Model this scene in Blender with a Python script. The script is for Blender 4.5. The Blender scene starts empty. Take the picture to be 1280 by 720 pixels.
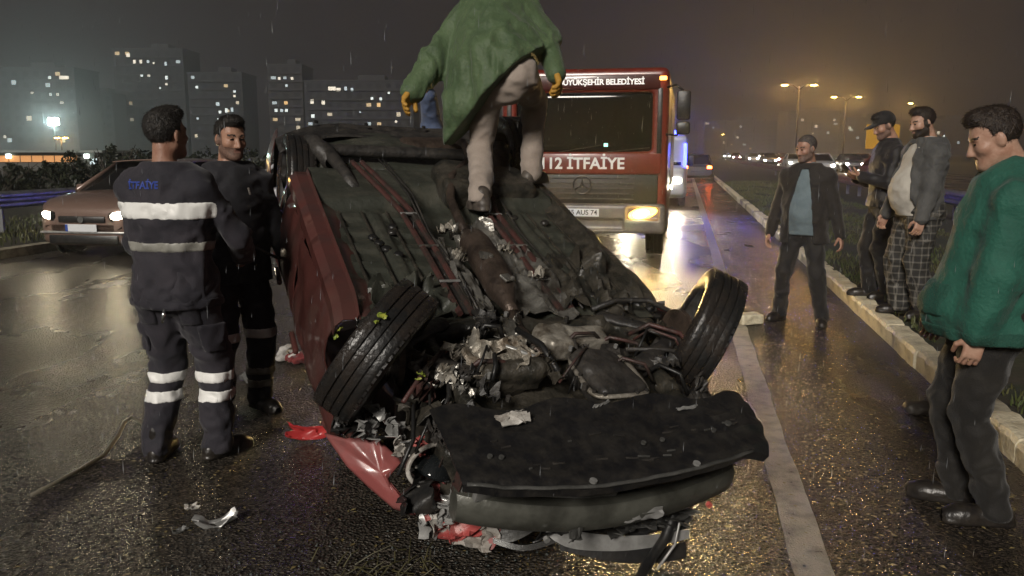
import bpy, bmesh, math, random
import numpy as np
from mathutils import Vector, Matrix, Euler
from mathutils.bvhtree import BVHTree

R = math.radians
random.seed(7)
RNG = np.random.default_rng(11)
SC = bpy.context.scene
COL = SC.collection

# ------------------------------------------------------------------ camera
FPX = 1050.0                      # focal length in pixels of a 1280 px wide frame
cam_d = bpy.data.cameras.new('camera')
cam_d.sensor_width = 36.0
cam_d.lens = FPX / 1280 * 36
cam_d.clip_start = 0.05
cam_d.clip_end = 3000
cam = bpy.data.objects.new('camera', cam_d)
COL.objects.link(cam)
cam.location = (0, 0, 1.6)
cam.rotation_euler = (R(90) - math.atan(170 / FPX), 0, 0)
SC.camera = cam

# ------------------------------------------------------------------ sky (city-lit overcast night)
wd = bpy.data.worlds.new('World')
SC.world = wd
wd.use_nodes = True
nt = wd.node_tree
nt.nodes.clear()
out = nt.nodes.new('ShaderNodeOutputWorld')
bg = nt.nodes.new('ShaderNodeBackground')
sky = nt.nodes.new('ShaderNodeTexSky')
sky.sky_type = 'NISHITA'
sky.sun_disc = False
sky.sun_elevation = R(-4)
sky.sun_rotation = R(200)
tc = nt.nodes.new('ShaderNodeTexCoord')
sep = nt.nodes.new('ShaderNodeSeparateXYZ')
nt.links.new(tc.outputs['Generated'], sep.inputs[0])
rampz = nt.nodes.new('ShaderNodeValToRGB')           # cloud base lit by the city, darker overhead
rampz.color_ramp.elements[0].position = 0.0
rampz.color_ramp.elements[0].color = (0.036, 0.029, 0.028, 1)
rampz.color_ramp.elements[1].position = 0.75
rampz.color_ramp.elements[1].color = (0.024, 0.020, 0.019, 1)
nt.links.new(sep.outputs['Z'], rampz.inputs[0])
cl = nt.nodes.new('ShaderNodeTexNoise')
cl.inputs['Scale'].default_value = 2.2
cl.inputs['Detail'].default_value = 5
nt.links.new(tc.outputs['Generated'], cl.inputs['Vector'])
clm = nt.nodes.new('ShaderNodeMapRange')
clm.inputs['To Min'].default_value = 0.8
clm.inputs['To Max'].default_value = 1.2
nt.links.new(cl.outputs['Fac'], clm.inputs['Value'])
mul = nt.nodes.new('ShaderNodeMixRGB')
mul.blend_type = 'MULTIPLY'
mul.inputs[0].default_value = 1
nt.links.new(rampz.outputs[0], mul.inputs[1])
nt.links.new(clm.outputs[0], mul.inputs[2])
add = nt.nodes.new('ShaderNodeMixRGB')
add.blend_type = 'ADD'
add.inputs[0].default_value = 0.05
nt.links.new(mul.outputs[0], add.inputs[1])
nt.links.new(sky.outputs[0], add.inputs[2])
nt.links.new(add.outputs[0], bg.inputs['Color'])
bg.inputs['Strength'].default_value = 0.78
nt.links.new(bg.outputs[0], out.inputs[0])

# ------------------------------------------------------------------ the one broad, low key light (from behind the camera)
sun_d = bpy.data.lights.new('sun', 'SUN')
sun_d.energy = 2.8
sun_d.angle = R(14)
sun_d.color = (1.0, 0.93, 0.84)
sun = bpy.data.objects.new('sun', sun_d)
COL.objects.link(sun)
_az, _el = R(-22), R(27)          # light comes from behind-left of the camera
sun.rotation_euler = (R(90) - _el, 0, _az)

# ------------------------------------------------------------------ exposure / render
vs = SC.view_settings
vs.view_transform = 'Standard'
vs.look = 'None'
vs.exposure = 0.0
vs.gamma = 1.0
vs.use_curve_mapping = False
SC.cycles.use_denoising = True
try:
    SC.cycles.denoiser = 'OPENIMAGEDENOISE'
except Exception:
    pass
SC.cycles.max_bounces = 5
SC.cycles.diffuse_bounces = 2
SC.cycles.glossy_bounces = 3
SC.cycles.transmission_bounces = 4
SC.cycles.volume_bounces = 0
SC.cycles.transparent_max_bounces = 8
SC.cycles.caustics_reflective = False
SC.cycles.caustics_refractive = False
SC.cycles.sample_clamp_indirect = 4.0

# ------------------------------------------------------------------ materials
_mats = {}


def _lin(c):
    return (c[0], c[1], c[2], 1.0)


def M(name, col, rough=0.5, metal=0.0, col2=None, vscale=6.0, vdetail=5.0, bump=0.0, bscale=60.0, coat=0.0,
      emit=0.0, ecol=None, rough2=None, spec=0.5, lo=0.42, hi=0.62, sheen=0.0, trans=0.0, alpha=1.0):
    if name in _mats:
        return _mats[name]
    m = bpy.data.materials.new(name)
    m.use_nodes = True
    n = m.node_tree
    b = n.nodes['Principled BSDF']
    b.inputs['Base Color'].default_value = _lin(col)
    b.inputs['Roughness'].default_value = rough
    b.inputs['Metallic'].default_value = metal
    b.inputs['Specular IOR Level'].default_value = spec
    b.inputs['Coat Weight'].default_value = coat
    b.inputs['Coat Roughness'].default_value = 0.08
    b.inputs['Sheen Weight'].default_value = sheen
    b.inputs['Transmission Weight'].default_value = trans
    b.inputs['Alpha'].default_value = alpha
    t = n.nodes.new('ShaderNodeTexCoord')
    if col2 is not None or rough2 is not None:
        nz = n.nodes.new('ShaderNodeTexNoise')
        nz.inputs['Scale'].default_value = vscale
        nz.inputs['Detail'].default_value = vdetail
        nz.inputs['Roughness'].default_value = 0.62
        n.links.new(t.outputs['Object'], nz.inputs['Vector'])
        mr = n.nodes.new('ShaderNodeMapRange')
        mr.inputs['From Min'].default_value = lo
        mr.inputs['From Max'].default_value = hi
        n.links.new(nz.outputs['Fac'], mr.inputs['Value'])
        if col2 is not None:
            mx = n.nodes.new('ShaderNodeMixRGB')
            mx.inputs[1].default_value = _lin(col)
            mx.inputs[2].default_value = _lin(col2)
            n.links.new(mr.outputs[0], mx.inputs[0])
            n.links.new(mx.outputs[0], b.inputs['Base Color'])
        if rough2 is not None:
            m2 = n.nodes.new('ShaderNodeMapRange')
            m2.inputs['To Min'].default_value = rough
            m2.inputs['To Max'].default_value = rough2
            n.links.new(mr.outputs[0], m2.inputs['Value'])
            n.links.new(m2.outputs[0], b.inputs['Roughness'])
    if bump > 0:
        n2 = n.nodes.new('ShaderNodeTexNoise')
        n2.inputs['Scale'].default_value = bscale
        n2.inputs['Detail'].default_value = 4
        n.links.new(t.outputs['Object'], n2.inputs['Vector'])
        bp = n.nodes.new('ShaderNodeBump')
        bp.inputs['Strength'].default_value = bump
        bp.inputs['Distance'].default_value = 0.02
        n.links.new(n2.outputs['Fac'], bp.inputs['Height'])
        n.links.new(bp.outputs[0], b.inputs['Normal'])
    if emit > 0:
        b.inputs['Emission Color'].default_value = _lin(ecol or col)
        b.inputs['Emission Strength'].default_value = emit
    _mats[name] = m
    return m


# ------------------------------------------------------------------ object helpers
def tag(o, label=None, cat=None, group=None, kind=None):
    if label:
        o['label'] = label
    if cat:
        o['category'] = cat
    if group:
        o['group'] = group
    if kind:
        o['kind'] = kind
    return o


def empty(name, loc=(0, 0, 0), rz=0.0, rot=None):
    e = bpy.data.objects.new(name, None)
    COL.objects.link(e)
    e.location = loc
    e.rotation_euler = rot if rot else (0, 0, rz)
    e.empty_display_size = 0.1
    return e


def thing(name, label, cat, loc=(0, 0, 0), rz=0.0, group=None, rot=None):
    return tag(empty(name, loc, rz, rot), label, cat, group)


def copy_tree(o, parent=None):
    c = o.copy()
    COL.objects.link(c)
    c.parent = parent
    for ch in [x for x in bpy.data.objects if x.parent == o]:
        copy_tree(ch, c)
    return c


def link_mesh(name, verts, faces, mat, parent=None, smooth=False, mats=None, fm=None):
    me = bpy.data.meshes.new(name)
    me.from_pydata([tuple(map(float, v)) for v in verts], [], [tuple(map(int, f)) for f in faces])
    for m_ in (mats if mats else [mat]):
        me.materials.append(m_)
    if fm is not None:
        me.polygons.foreach_set('material_index', np.asarray(fm, dtype=np.int32))
    if smooth:
        me.polygons.foreach_set('use_smooth', [True] * len(me.polygons))
    me.update()
    o = bpy.data.objects.new(name, me)
    COL.objects.link(o)
    if parent is not None:
        o.parent = parent
    return o


class MB:
    """collects shapes; build() links them as one mesh object"""

    def __init__(s):
        s.v, s.f = [], []

    def add(s, vs_, fs_, mtx=None):
        b = len(s.v)
        if mtx is not None:
            vs_ = [mtx @ Vector(p) for p in vs_]
        s.v += [tuple(p) for p in vs_]
        s.f += [tuple(i + b for i in f) for f in fs_]
        return s

    def box(s, c, size, bev=0.0, mtx=None, rot=None):
        x, y, z = size[0] / 2, size[1] / 2, size[2] / 2
        rm = Euler(rot).to_matrix() if rot else None
        if bev <= 0:
            vv = [(-x, -y, -z), (x, -y, -z), (x, y, -z), (-x, y, -z), (-x, -y, z), (x, -y, z), (x, y, z), (-x, y, z)]
            ff = [(0, 3, 2, 1), (4, 5, 6, 7), (0, 1, 5, 4), (1, 2, 6, 5), (2, 3, 7, 6), (3, 0, 4, 7)]
        else:
            bev = min(bev, x * .95, y * .95, z * .95)
            bm = bmesh.new()
            bmesh.ops.create_cube(bm, size=1)
            bmesh.ops.scale(bm, vec=(2 * x, 2 * y, 2 * z), verts=bm.verts)
            bmesh.ops.bevel(bm, geom=list(bm.edges), offset=bev, segments=2, affect='EDGES', profile=0.5)
            bm.verts.index_update()
            vv = [tuple(v.co) for v in bm.verts]
            ff = [tuple(v.index for v in f.verts) for f in bm.faces]
            bm.free()
        if rm:
            vv = [rm @ Vector(p) for p in vv]
        vv = [Vector(p) + Vector(c) for p in vv]
        return s.add(vv, ff, mtx)

    def tube(s, path, r, n=8, cap=True, mtx=None, flat=None):
        P = [Vector(p) for p in path]
        rr = r if isinstance(r, (list, tuple)) else [r] * len(P)
        vs_, fs_ = [], []
        up = None
        for i, p in enumerate(P):
            d = (P[min(i + 1, len(P) - 1)] - P[max(i - 1, 0)]).normalized()
            if up is None:
                up = Vector((0, 0, 1)) if abs(d.z) < 0.9 else Vector((1, 0, 0))
            a = d.cross(up).normalized()
            up = a.cross(d).normalized()
            for k in range(n):
                t = 2 * math.pi * k / n
                fz = flat if flat else 1.0
                vs_.append(p + a * (math.cos(t) * rr[i]) + up * (math.sin(t) * rr[i] * fz))
        for i in range(len(P) - 1):
            for k in range(n):
                k2 = (k + 1) % n
                fs_.append((i * n + k, i * n + k2, (i + 1) * n + k2, (i + 1) * n + k))
        if cap:
            fs_.append(tuple(range(n))[::-1])
            fs_.append(tuple((len(P) - 1) * n + k for k in range(n)))
        return s.add(vs_, fs_, mtx)

    def lathe(s, prof, n=24, mtx=None, closed=False):
        """profile of (radius, x); axis = local x"""
        vs_, fs_ = [], []
        for (r, h) in prof:
            for k in range(n):
                t = 2 * math.pi * k / n
                vs_.append((h, r * math.cos(t), r * math.sin(t)))
        m = len(prof)
        for i in range(m if closed else m - 1):
            j = (i + 1) % m
            for k in range(n):
                k2 = (k + 1) % n
                fs_.append((i * n + k, i * n + k2, j * n + k2, j * n + k))
        return s.add(vs_, fs_, mtx)

    def prism(s, poly, a, b, mtx=None):
        """poly of (x,z), extruded along y from a to b"""
        n = len(poly)
        vs_ = [(x, a, z) for x, z in poly] + [(x, b, z) for x, z in poly]
        fs_ = [tuple(range(n)), tuple(range(2 * n - 1, n - 1, -1))]
        fs_ += [(i + n, (i + 1) % n + n, (i + 1) % n, i) for i in range(n)]
        return s.add(vs_, fs_, mtx)

    def grid(s, fn, nu, nv, mtx=None):
        vs_ = [fn(i / nu, j / nv) for j in range(nv + 1) for i in range(nu + 1)]
        fs_ = [(j * (nu + 1) + i, j * (nu + 1) + i + 1, (j + 1) * (nu + 1) + i + 1, (j + 1) * (nu + 1) + i)
               for j in range(nv) for i in range(nu)]
        return s.add(vs_, fs_, mtx)

    def sheet(s, fn, nu, nv, th=0.004, mtx=None):
        """a grid with thickness along its own normals"""
        P = np.array([[fn(i / nu, j / nv) for i in range(nu + 1)] for j in range(nv + 1)], float)
        du = np.gradient(P, axis=1)
        dv = np.gradient(P, axis=0)
        nr = np.cross(du, dv)
        nr /= np.linalg.norm(nr, axis=2, keepdims=True) + 1e-12
        Q = P - nr * th
        w = nu + 1
        N = w * (nv + 1)
        vs_ = [tuple(p) for p in P.reshape(-1, 3)] + [tuple(p) for p in Q.reshape(-1, 3)]
        fs_ = []
        for j in range(nv):
            for i in range(nu):
                a = j * w + i
                fs_.append((a, a + 1, a + w + 1, a + w))
                fs_.append((a + N, a + w + N, a + w + 1 + N, a + 1 + N))
        rim = [i for i in range(w)] + [j * w + nu for j in range(1, nv + 1)] + \
              [nv * w + i for i in range(nu - 1, -1, -1)] + [j * w for j in range(nv - 1, 0, -1)]
        for a, b in zip(rim, rim[1:] + rim[:1]):
            fs_.append((b, a, a + N, b + N))
        return s.add(vs_, fs_, mtx)

    def build(s, name, mat, parent=None, smooth=False):
        o = link_mesh(name, s.v, s.f, mat, parent, smooth)
        if smooth == 'auto':
            try:
                o.data.set_sharp_from_angle(angle=R(38))
            except Exception:
                pass
        return o


# ------------------------------------------------------------------ numpy value noise + signed-distance modelling
_T = np.random.default_rng(3).random((32, 32, 32)).astype(np.float32)


def vnoise(x, y, z):
    xi, yi, zi = np.floor(x).astype(int), np.floor(y).astype(int), np.floor(z).astype(int)
    fx, fy, fz = x - xi, y - yi, z - zi
    fx, fy, fz = (f * f * (3 - 2 * f) for f in (fx, fy, fz))
    r = 0
    for dx in (0, 1):
        wx = fx if dx else 1 - fx
        for dy in (0, 1):
            wy = fy if dy else 1 - fy
            for dz in (0, 1):
                wz = fz if dz else 1 - fz
                r = r + wx * wy * wz * _T[(xi + dx) & 31, (yi + dy) & 31, (zi + dz) & 31]
    return r * 2 - 1


def fbm(x, y, z, o=3):
    r, a = 0, 1.0
    for i in range(o):
        r = r + a * vnoise(x * 2 ** i + 7.1 * i, y * 2 ** i + 3.7 * i, z * 2 ** i + 1.9 * i)
        a *= 0.5
    return r


class SDF:
    def __init__(s, lo, hi, h):
        s.lo = np.array(lo, float)
        s.h = h
        s.n = np.ceil((np.array(hi) - s.lo) / h).astype(int) + 1
        s.ax = [s.lo[i] + h * np.arange(s.n[i]) for i in range(3)]
        s.D = np.full(tuple(s.n), 1e3, np.float32)

    def _sub(s, lo, hi, k):
        mg = k + 3 * s.h
        sl, ax = [], []
        for i in range(3):
            a = max(0, int((lo[i] - mg - s.lo[i]) / s.h))
            b = min(int(s.n[i]), int((hi[i] + mg - s.lo[i]) / s.h) + 2)
            if b <= a:
                return None
            sl.append(slice(a, b))
            ax.append(s.ax[i][a:b])
        return tuple(sl), (ax[0][:, None, None], ax[1][None, :, None], ax[2][None, None, :])

    def _put(s, sl, d, k, op):
        D = s.D[sl]
        if op == 'sub':
            A, B = -D, d
        else:
            A, B = D, d
        if k > 0:
            h = np.clip(0.5 + 0.5 * (B - A) / k, 0, 1)
            r = B * (1 - h) + A * h - k * h * (1 - h)
        else:
            r = np.minimum(A, B)
        s.D[sl] = -r if op == 'sub' else r

    def cone(s, a, b, ra, rb, k=0.02, op='add', nrm=None, sq=1.0):
        a, b = np.array(a, float), np.array(b, float)
        rm = max(ra, rb)
        q = s._sub(np.minimum(a, b) - rm, np.maximum(a, b) + rm, k)
        if q is None:
            return s
        sl, (X, Y, Z) = q
        ba = b - a
        px, py, pz = X - a[0], Y - a[1], Z - a[2]
        t = np.clip((px * ba[0] + py * ba[1] + pz * ba[2]) / (ba @ ba + 1e-9), 0, 1)
        px, py, pz = px - ba[0] * t, py - ba[1] * t, pz - ba[2] * t
        r2 = px * px + py * py + pz * pz
        rad = ra + (rb - ra) * t
        if nrm is not None:
            nrm = np.array(nrm, float)
            nrm /= np.linalg.norm(nrm)
            c = px * nrm[0] + py * nrm[1] + pz * nrm[2]
            d = (np.sqrt(np.maximum(r2 - c * c + (c / sq) ** 2, 0)) - rad) * min(1.0, sq * 1.15)
        else:
            d = np.sqrt(r2) - rad
        s._put(sl, d, k, op)
        return s

    def chain(s, pts, rs, k=0.02, **kw):
        for i in range(len(pts) - 1):
            s.cone(pts[i], pts[i + 1], rs[i], rs[i + 1], k, **kw)
        return s

    def ell(s, c, r, k=0.02, op='add', rot=None):
        c, r = np.array(c, float), np.array(r, float)
        rm = r.max() if rot is not None else r
        q = s._sub(c - rm, c + rm, k)
        if q is None:
            return s
        sl, (X, Y, Z) = q
        x, y, z = X - c[0], Y - c[1], Z - c[2]
        if rot is not None:
            m = np.array(Euler(rot).to_matrix()).T
            x, y, z = (m[i][0] * x + m[i][1] * y + m[i][2] * z for i in range(3))
        k0 = np.sqrt((x / r[0]) ** 2 + (y / r[1]) ** 2 + (z / r[2]) ** 2)
        k1 = np.sqrt((x / r[0] ** 2) ** 2 + (y / r[1] ** 2) ** 2 + (z / r[2] ** 2) ** 2) + 1e-6
        s._put(sl, k0 * (k0 - 1) / k1, k, op)
        return s

    def box(s, c, hf, rad=0.01, k=0.02, op='add', rot=None):
        c, hf = np.array(c, float), np.array(hf, float)
        rm = np.linalg.norm(hf) if rot is not None else hf
        q = s._sub(c - rm, c + rm, k)
        if q is None:
            return s
        sl, (X, Y, Z) = q
        x, y, z = X - c[0], Y - c[1], Z - c[2]
        if rot is not None:
            m = np.array(Euler(rot).to_matrix()).T
            x, y, z = (m[i][0] * x + m[i][1] * y + m[i][2] * z for i in range(3))
        qx, qy, qz = np.abs(x) - hf[0] + rad, np.abs(y) - hf[1] + rad, np.abs(z) - hf[2] + rad
        d = np.sqrt(np.maximum(qx, 0) ** 2 + np.maximum(qy, 0) ** 2 + np.maximum(qz, 0) ** 2) \
            + np.minimum(np.maximum(qx, np.maximum(qy, qz)), 0) - rad
        s._put(sl, d, k, op)
        return s

    def cut(s, p, n, k=0.0):
        """keep the side the normal points away from"""
        n = np.array(n, float)
        n /= np.linalg.norm(n)
        X, Y, Z = s.ax[0][:, None, None], s.ax[1][None, :, None], s.ax[2][None, None, :]
        d = (X - p[0]) * n[0] + (Y - p[1]) * n[1] + (Z - p[2]) * n[2]
        s.D = np.maximum(s.D, d.astype(np.float32))
        return s

    def shell(s, th):
        s.D = np.abs(s.D + th / 2) - th / 2
        return s

    def noise(s, amp, fr, seed=0.0, o=2, warp=0.0):
        m = np.abs(s.D) < amp * 2 + 3 * s.h
        I = np.nonzero(m)
        x, y, z = (s.ax[i][I[i]] for i in range(3))
        if warp:
            x, y, z = x + warp * vnoise(x * 6 + seed, y * 6, z * 6), y + warp * vnoise(x * 6, y * 6 + 5 + seed, z * 6), z
        s.D[I] += (amp * fbm(x * fr[0] + seed, y * fr[1] + seed * 1.3, z * fr[2] + seed * .7, o)).astype(np.float32)
        return s

    def folds(s, amp, fr, seed=0.0):
        """cloth-like creases: ridged noise"""
        m = np.abs(s.D) < amp * 2 + 3 * s.h
        I = np.nonzero(m)
        x, y, z = (s.ax[i][I[i]] for i in range(3))
        wx = 0.06 * vnoise(x * 5 + seed, y * 5, z * 5)
        wz = 0.05 * vnoise(x * 5, y * 5 + seed, z * 5 + 9)
        n = fbm((x + wx) * fr[0] + seed, (y + wx) * fr[1], (z + wz) * fr[2] + seed, 2)
        s.D[I] += (amp * (np.abs(n) * 2.0 - 0.7)).astype(np.float32)
        return s

    def mesh(s):
        D = s.D
        S = D < 0
        nx, ny, nz = D.shape
        cs = [(i, j, k) for i in (0, 1) for j in (0, 1) for k in (0, 1)]

        def sh(A, c):
            return A[c[0]:nx - 1 + c[0], c[1]:ny - 1 + c[1], c[2]:nz - 1 + c[2]]
        cnt = sum(sh(S, c).astype(np.int8) for c in cs)
        I = np.nonzero((cnt > 0) & (cnt < 8))
        if len(I[0]) == 0:
            return np.zeros((0, 3)), []
        base = np.stack(I, -1).astype(float)
        acc = np.zeros_like(base)
        w = np.zeros(len(base))
        val = {c: D[I[0] + c[0], I[1] + c[1], I[2] + c[2]] for c in cs}
        for c in cs:
            for a in range(3):
                if c[a] == 0:
                    c2 = list(c)
                    c2[a] = 1
                    c2 = tuple(c2)
                    A, B = val[c], val[c2]
                    x = (A < 0) != (B < 0)
                    t = np.where(x, A / np.where(x, A - B, 1), 0)
                    o = np.array(c, float)[None, :] + 0 * base
                    o[:, a] = t
                    acc += o * x[:, None]
                    w += x
        V = s.lo + s.h * (base + acc / w[:, None])
        idx = np.full((nx - 1, ny - 1, nz - 1), -1, int)
        idx[I] = np.arange(len(base))
        F = []
        for a in range(3):
            b, c = (a + 1) % 3, (a + 2) % 3
            sl0 = [slice(1, -1)] * 3
            sl1 = [slice(1, -1)] * 3
            sl0[a] = slice(0, -1)
            sl1[a] = slice(1, None)
            s0, s1 = S[tuple(sl0)], S[tuple(sl1)]
            E = np.nonzero(s0 != s1)
            e = np.stack(E, -1)
            e[:, b] += 1
            e[:, c] += 1
            flip = s0[E]

            def cell(db, dc):
                q = e.copy()
                q[:, b] += db
                q[:, c] += dc
                return idx[q[:, 0], q[:, 1], q[:, 2]]
            q = np.stack([cell(-1, -1), cell(0, -1), cell(0, 0), cell(-1, 0)], -1)
            q[~flip] = q[~flip][:, ::-1]
            F.append(q[(q >= 0).all(1)])
        return V, np.concatenate(F)

    def build(s, name, mat, parent=None, relax=1):
        V, F = s.mesh()
        if len(F):
            V, F = biggest(V, F)
        return link_np(name, V, F, [mat], parent)


def biggest(V, F):
    """keep only the largest connected piece of a quad mesh"""
    lab = np.arange(len(V))
    while True:
        m = lab[F].min(1)
        new = lab.copy()
        for j in range(F.shape[1]):
            np.minimum.at(new, F[:, j], m)
        new = new[new]
        if (new == lab).all():
            break
        lab = new
    l, c = np.unique(lab[F[:, 0]], return_counts=True)
    F = F[lab[F[:, 0]] == l[c.argmax()]]
    used = np.unique(F)
    mp = np.full(len(V), -1)
    mp[used] = np.arange(len(used))
    return V[used], mp[F]


def link_np(name, V, F, mats, parent=None, fm=None):
    me = bpy.data.meshes.new(name)
    V = np.asarray(V, np.float32)
    F = np.asarray(F, np.int32)
    me.vertices.add(len(V))
    me.vertices.foreach_set('co', V.ravel())
    k = F.shape[1]
    me.loops.add(F.size)
    me.loops.foreach_set('vertex_index', F.ravel())
    me.polygons.add(len(F))
    me.polygons.foreach_set('loop_start', np.arange(0, F.size, k, dtype=np.int32))
    try:
        me.polygons.foreach_set('loop_total', np.full(len(F), k, np.int32))
    except Exception:
        pass
    for m_ in mats:
        me.materials.append(m_)
    if fm is not None:
        me.polygons.foreach_set('material_index', np.asarray(fm, np.int32))
    me.polygons.foreach_set('use_smooth', np.ones(len(F), bool))
    me.update(calc_edges=True)
    me.validate()
    o = bpy.data.objects.new(name, me)
    COL.objects.link(o)
    if parent is not None:
        o.parent = parent
    return o


def text_mesh(body, size, extrude=0.002, align='CENTER', bold=0.0, space=1.0):
    cu = bpy.data.curves.new('lettering', 'FONT')
    cu.body = body
    cu.size = size
    cu.extrude = extrude
    cu.align_x = align
    cu.align_y = 'CENTER'
    cu.offset = bold
    cu.space_character = space
    to = bpy.data.objects.new('lettering', cu)
    COL.objects.link(to)
    bpy.context.view_layer.update()
    dg = bpy.context.evaluated_depsgraph_get()
    me = bpy.data.meshes.new_from_object(to.evaluated_get(dg))
    bpy.data.objects.remove(to)
    bpy.data.curves.remove(cu)
    return me


def lettering(name, body, size, mat, parent, mtx, **kw):
    me = text_mesh(body, size, **kw)
    me.transform(mtx)
    me.materials.clear()
    me.materials.append(mat)
    o = bpy.data.objects.new(name, me)
    COL.objects.link(o)
    o.parent = parent
    return o


# the road's own frame: s metres along the white edge line, t metres to its right
ROAD_A = math.atan(0.203)
RD = Vector((math.sin(ROAD_A), math.cos(ROAD_A), 0))
RN = Vector((math.cos(ROAD_A), -math.sin(ROAD_A), 0))
R0 = Vector((0.547, 0, 0))


def rp(s_, t_, z=0.0):
    return R0 + RD * s_ + RN * t_ + Vector((0, 0, z))


_TH = math.atan(170 / FPX)


def at(u, v, Y):
    """world point on the sight line through photo pixel (u, v) at distance Y ahead"""
    x, w = (u - 640) / FPX, (360 - v) / FPX
    d = (x, math.cos(_TH) + w * math.sin(_TH), -math.sin(_TH) + w * math.cos(_TH))
    k = Y / d[1]
    return Vector((d[0] * k, Y, 1.6 + d[2] * k))


def gp(u, v, h=0.0):
    x, w = (u - 640) / FPX, (360 - v) / FPX
    d = (x, math.cos(_TH) + w * math.sin(_TH), -math.sin(_TH) + w * math.cos(_TH))
    k = (h - 1.6) / d[2]
    return Vector((d[0] * k, d[1] * k, h))


# ================================================================== SETTING
def asphalt(name, dark, light, wet, stone=95.0, bumpd=0.006, warm=(1, 1, 1), wscale=0.55):
    m = bpy.data.materials.new(name)
    m.use_nodes = True
    n = m.node_tree
    L = n.links.new
    b = n.nodes['Principled BSDF']
    tc_ = n.nodes.new('ShaderNodeTexCoord')
    vo = n.nodes.new('ShaderNodeTexVoronoi')
    vo.inputs['Scale'].default_value = stone
    L(tc_.outputs['Object'], vo.inputs['Vector'])
    n1 = n.nodes.new('ShaderNodeTexNoise')
    n1.inputs['Scale'].default_value = stone * 0.55
    n1.inputs['Detail'].default_value = 3
    L(tc_.outputs['Object'], n1.inputs['Vector'])
    # wet mask: long patches along the road + film
    mp = n.nodes.new('ShaderNodeMapping')
    mp.inputs['Rotation'].default_value = (0, 0, ROAD_A)
    mp.inputs['Scale'].default_value = (1.0, 0.45, 1.0)
    L(tc_.outputs['Object'], mp.inputs['Vector'])
    n2 = n.nodes.new('ShaderNodeTexNoise')
    n2.inputs['Scale'].default_value = wscale
    n2.inputs['Detail'].default_value = 6
    n2.inputs['Roughness'].default_value = 0.6
    L(mp.outputs[0], n2.inputs['Vector'])
    wm = n.nodes.new('ShaderNodeMapRange')
    wm.inputs['From Min'].default_value = 0.52 - 0.3 * wet
    wm.inputs['From Max'].default_value = 0.92 - 0.3 * wet
    L(n2.outputs['Fac'], wm.inputs['Value'])
    # colour: binder / aggregate, plus broad patches
    rmp = n.nodes.new('ShaderNodeValToRGB')
    rmp.color_ramp.elements[0].position = 0.1
    rmp.color_ramp.elements[0].color = _lin(dark)
    rmp.color_ramp.elements[1].position = 0.95
    rmp.color_ramp.elements[1].color = _lin(light)
    L(vo.outputs['Color'], rmp.inputs[0])
    n3 = n.nodes.new('ShaderNodeTexNoise')
    n3.inputs['Scale'].default_value = 1.3
    n3.inputs['Detail'].default_value = 7
    L(tc_.outputs['Object'], n3.inputs['Vector'])
    m3 = n.nodes.new('ShaderNodeMapRange')
    m3.inputs['From Min'].default_value = 0.3
    m3.inputs['From Max'].default_value = 0.7
    m3.inputs['To Min'].default_value = 0.6
    m3.inputs['To Max'].default_value = 1.25
    L(n3.outputs['Fac'], m3.inputs['Value'])
    mx = n.nodes.new('ShaderNodeMixRGB')
    mx.blend_type = 'MULTIPLY'
    mx.inputs[0].default_value = 1
    L(rmp.outputs[0], mx.inputs[1])
    L(m3.outputs[0], mx.inputs[2])
    L(mx.outputs[0], b.inputs['Base Color'])
    ro = n.nodes.new('ShaderNodeMapRange')
    ro.inputs['To Min'].default_value = 0.30
    ro.inputs['To Max'].default_value = 0.17
    L(wm.outputs[0], ro.inputs['Value'])
    L(ro.outputs[0], b.inputs['Roughness'])
    # relief of the stones, drowned in the wet patches
    hs = n.nodes.new('ShaderNodeMath')
    hs.operation = 'ADD'
    L(vo.outputs['Distance'], hs.inputs[0])
    L(n1.outputs['Fac'], hs.inputs[1])
    bs = n.nodes.new('ShaderNodeMapRange')
    bs.inputs['To Min'].default_value = 0.9
    bs.inputs['To Max'].default_value = 0.66
    L(wm.outputs[0], bs.inputs['Value'])
    bp = n.nodes.new('ShaderNodeBump')
    bp.inputs['Distance'].default_value = bumpd
    L(bs.outputs[0], bp.inputs['Strength'])
    L(hs.outputs[0], bp.inputs['Height'])
    L(bp.outputs[0], b.inputs['Normal'])
    b.inputs['Specular IOR Level'].default_value = 0.5
    return m


def strip(name, s0, s1, t0, t1, z, mat, seg=1):
    vs_, fs_ = [], []
    for i in range(seg + 1):
        s_ = s0 + (s1 - s0) * i / seg
        vs_ += [rp(s_, t0, z), rp(s_, t1, z)]
        if i:
            a = 2 * i
            fs_.append((a - 2, a - 1, a + 1, a))
    return link_mesh(name, vs_, fs_, mat)


def structure(o):
    o['kind'] = 'structure'
    return o


m_road = asphalt('wet_asphalt', (0.006, 0.0055, 0.005), (0.115, 0.098, 0.078), 0.35, stone=72, bumpd=0.022)
m_should = asphalt('wet_shoulder_asphalt', (0.006, 0.005, 0.0045), (0.075, 0.060, 0.046), 0.7, stone=80, bumpd=0.016, wscale=1.2)
m_earth = M('dark_earth', (0.022, 0.024, 0.016), 0.85, col2=(0.04, 0.035, 0.024), vscale=0.8, bump=0.5, bscale=9)
m_paint = M('worn_white_paint', (0.40, 0.37, 0.31), 0.4, col2=(0.10, 0.09, 0.08), vscale=9, lo=0.44, hi=0.72, bump=0.6, bscale=120, rough2=0.25)
m_lane = M('faded_lane_paint', (0.13, 0.125, 0.115), 0.4, col2=(0.035, 0.033, 0.03), vscale=7, lo=0.38, hi=0.6, bump=0.5, bscale=120)

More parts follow.
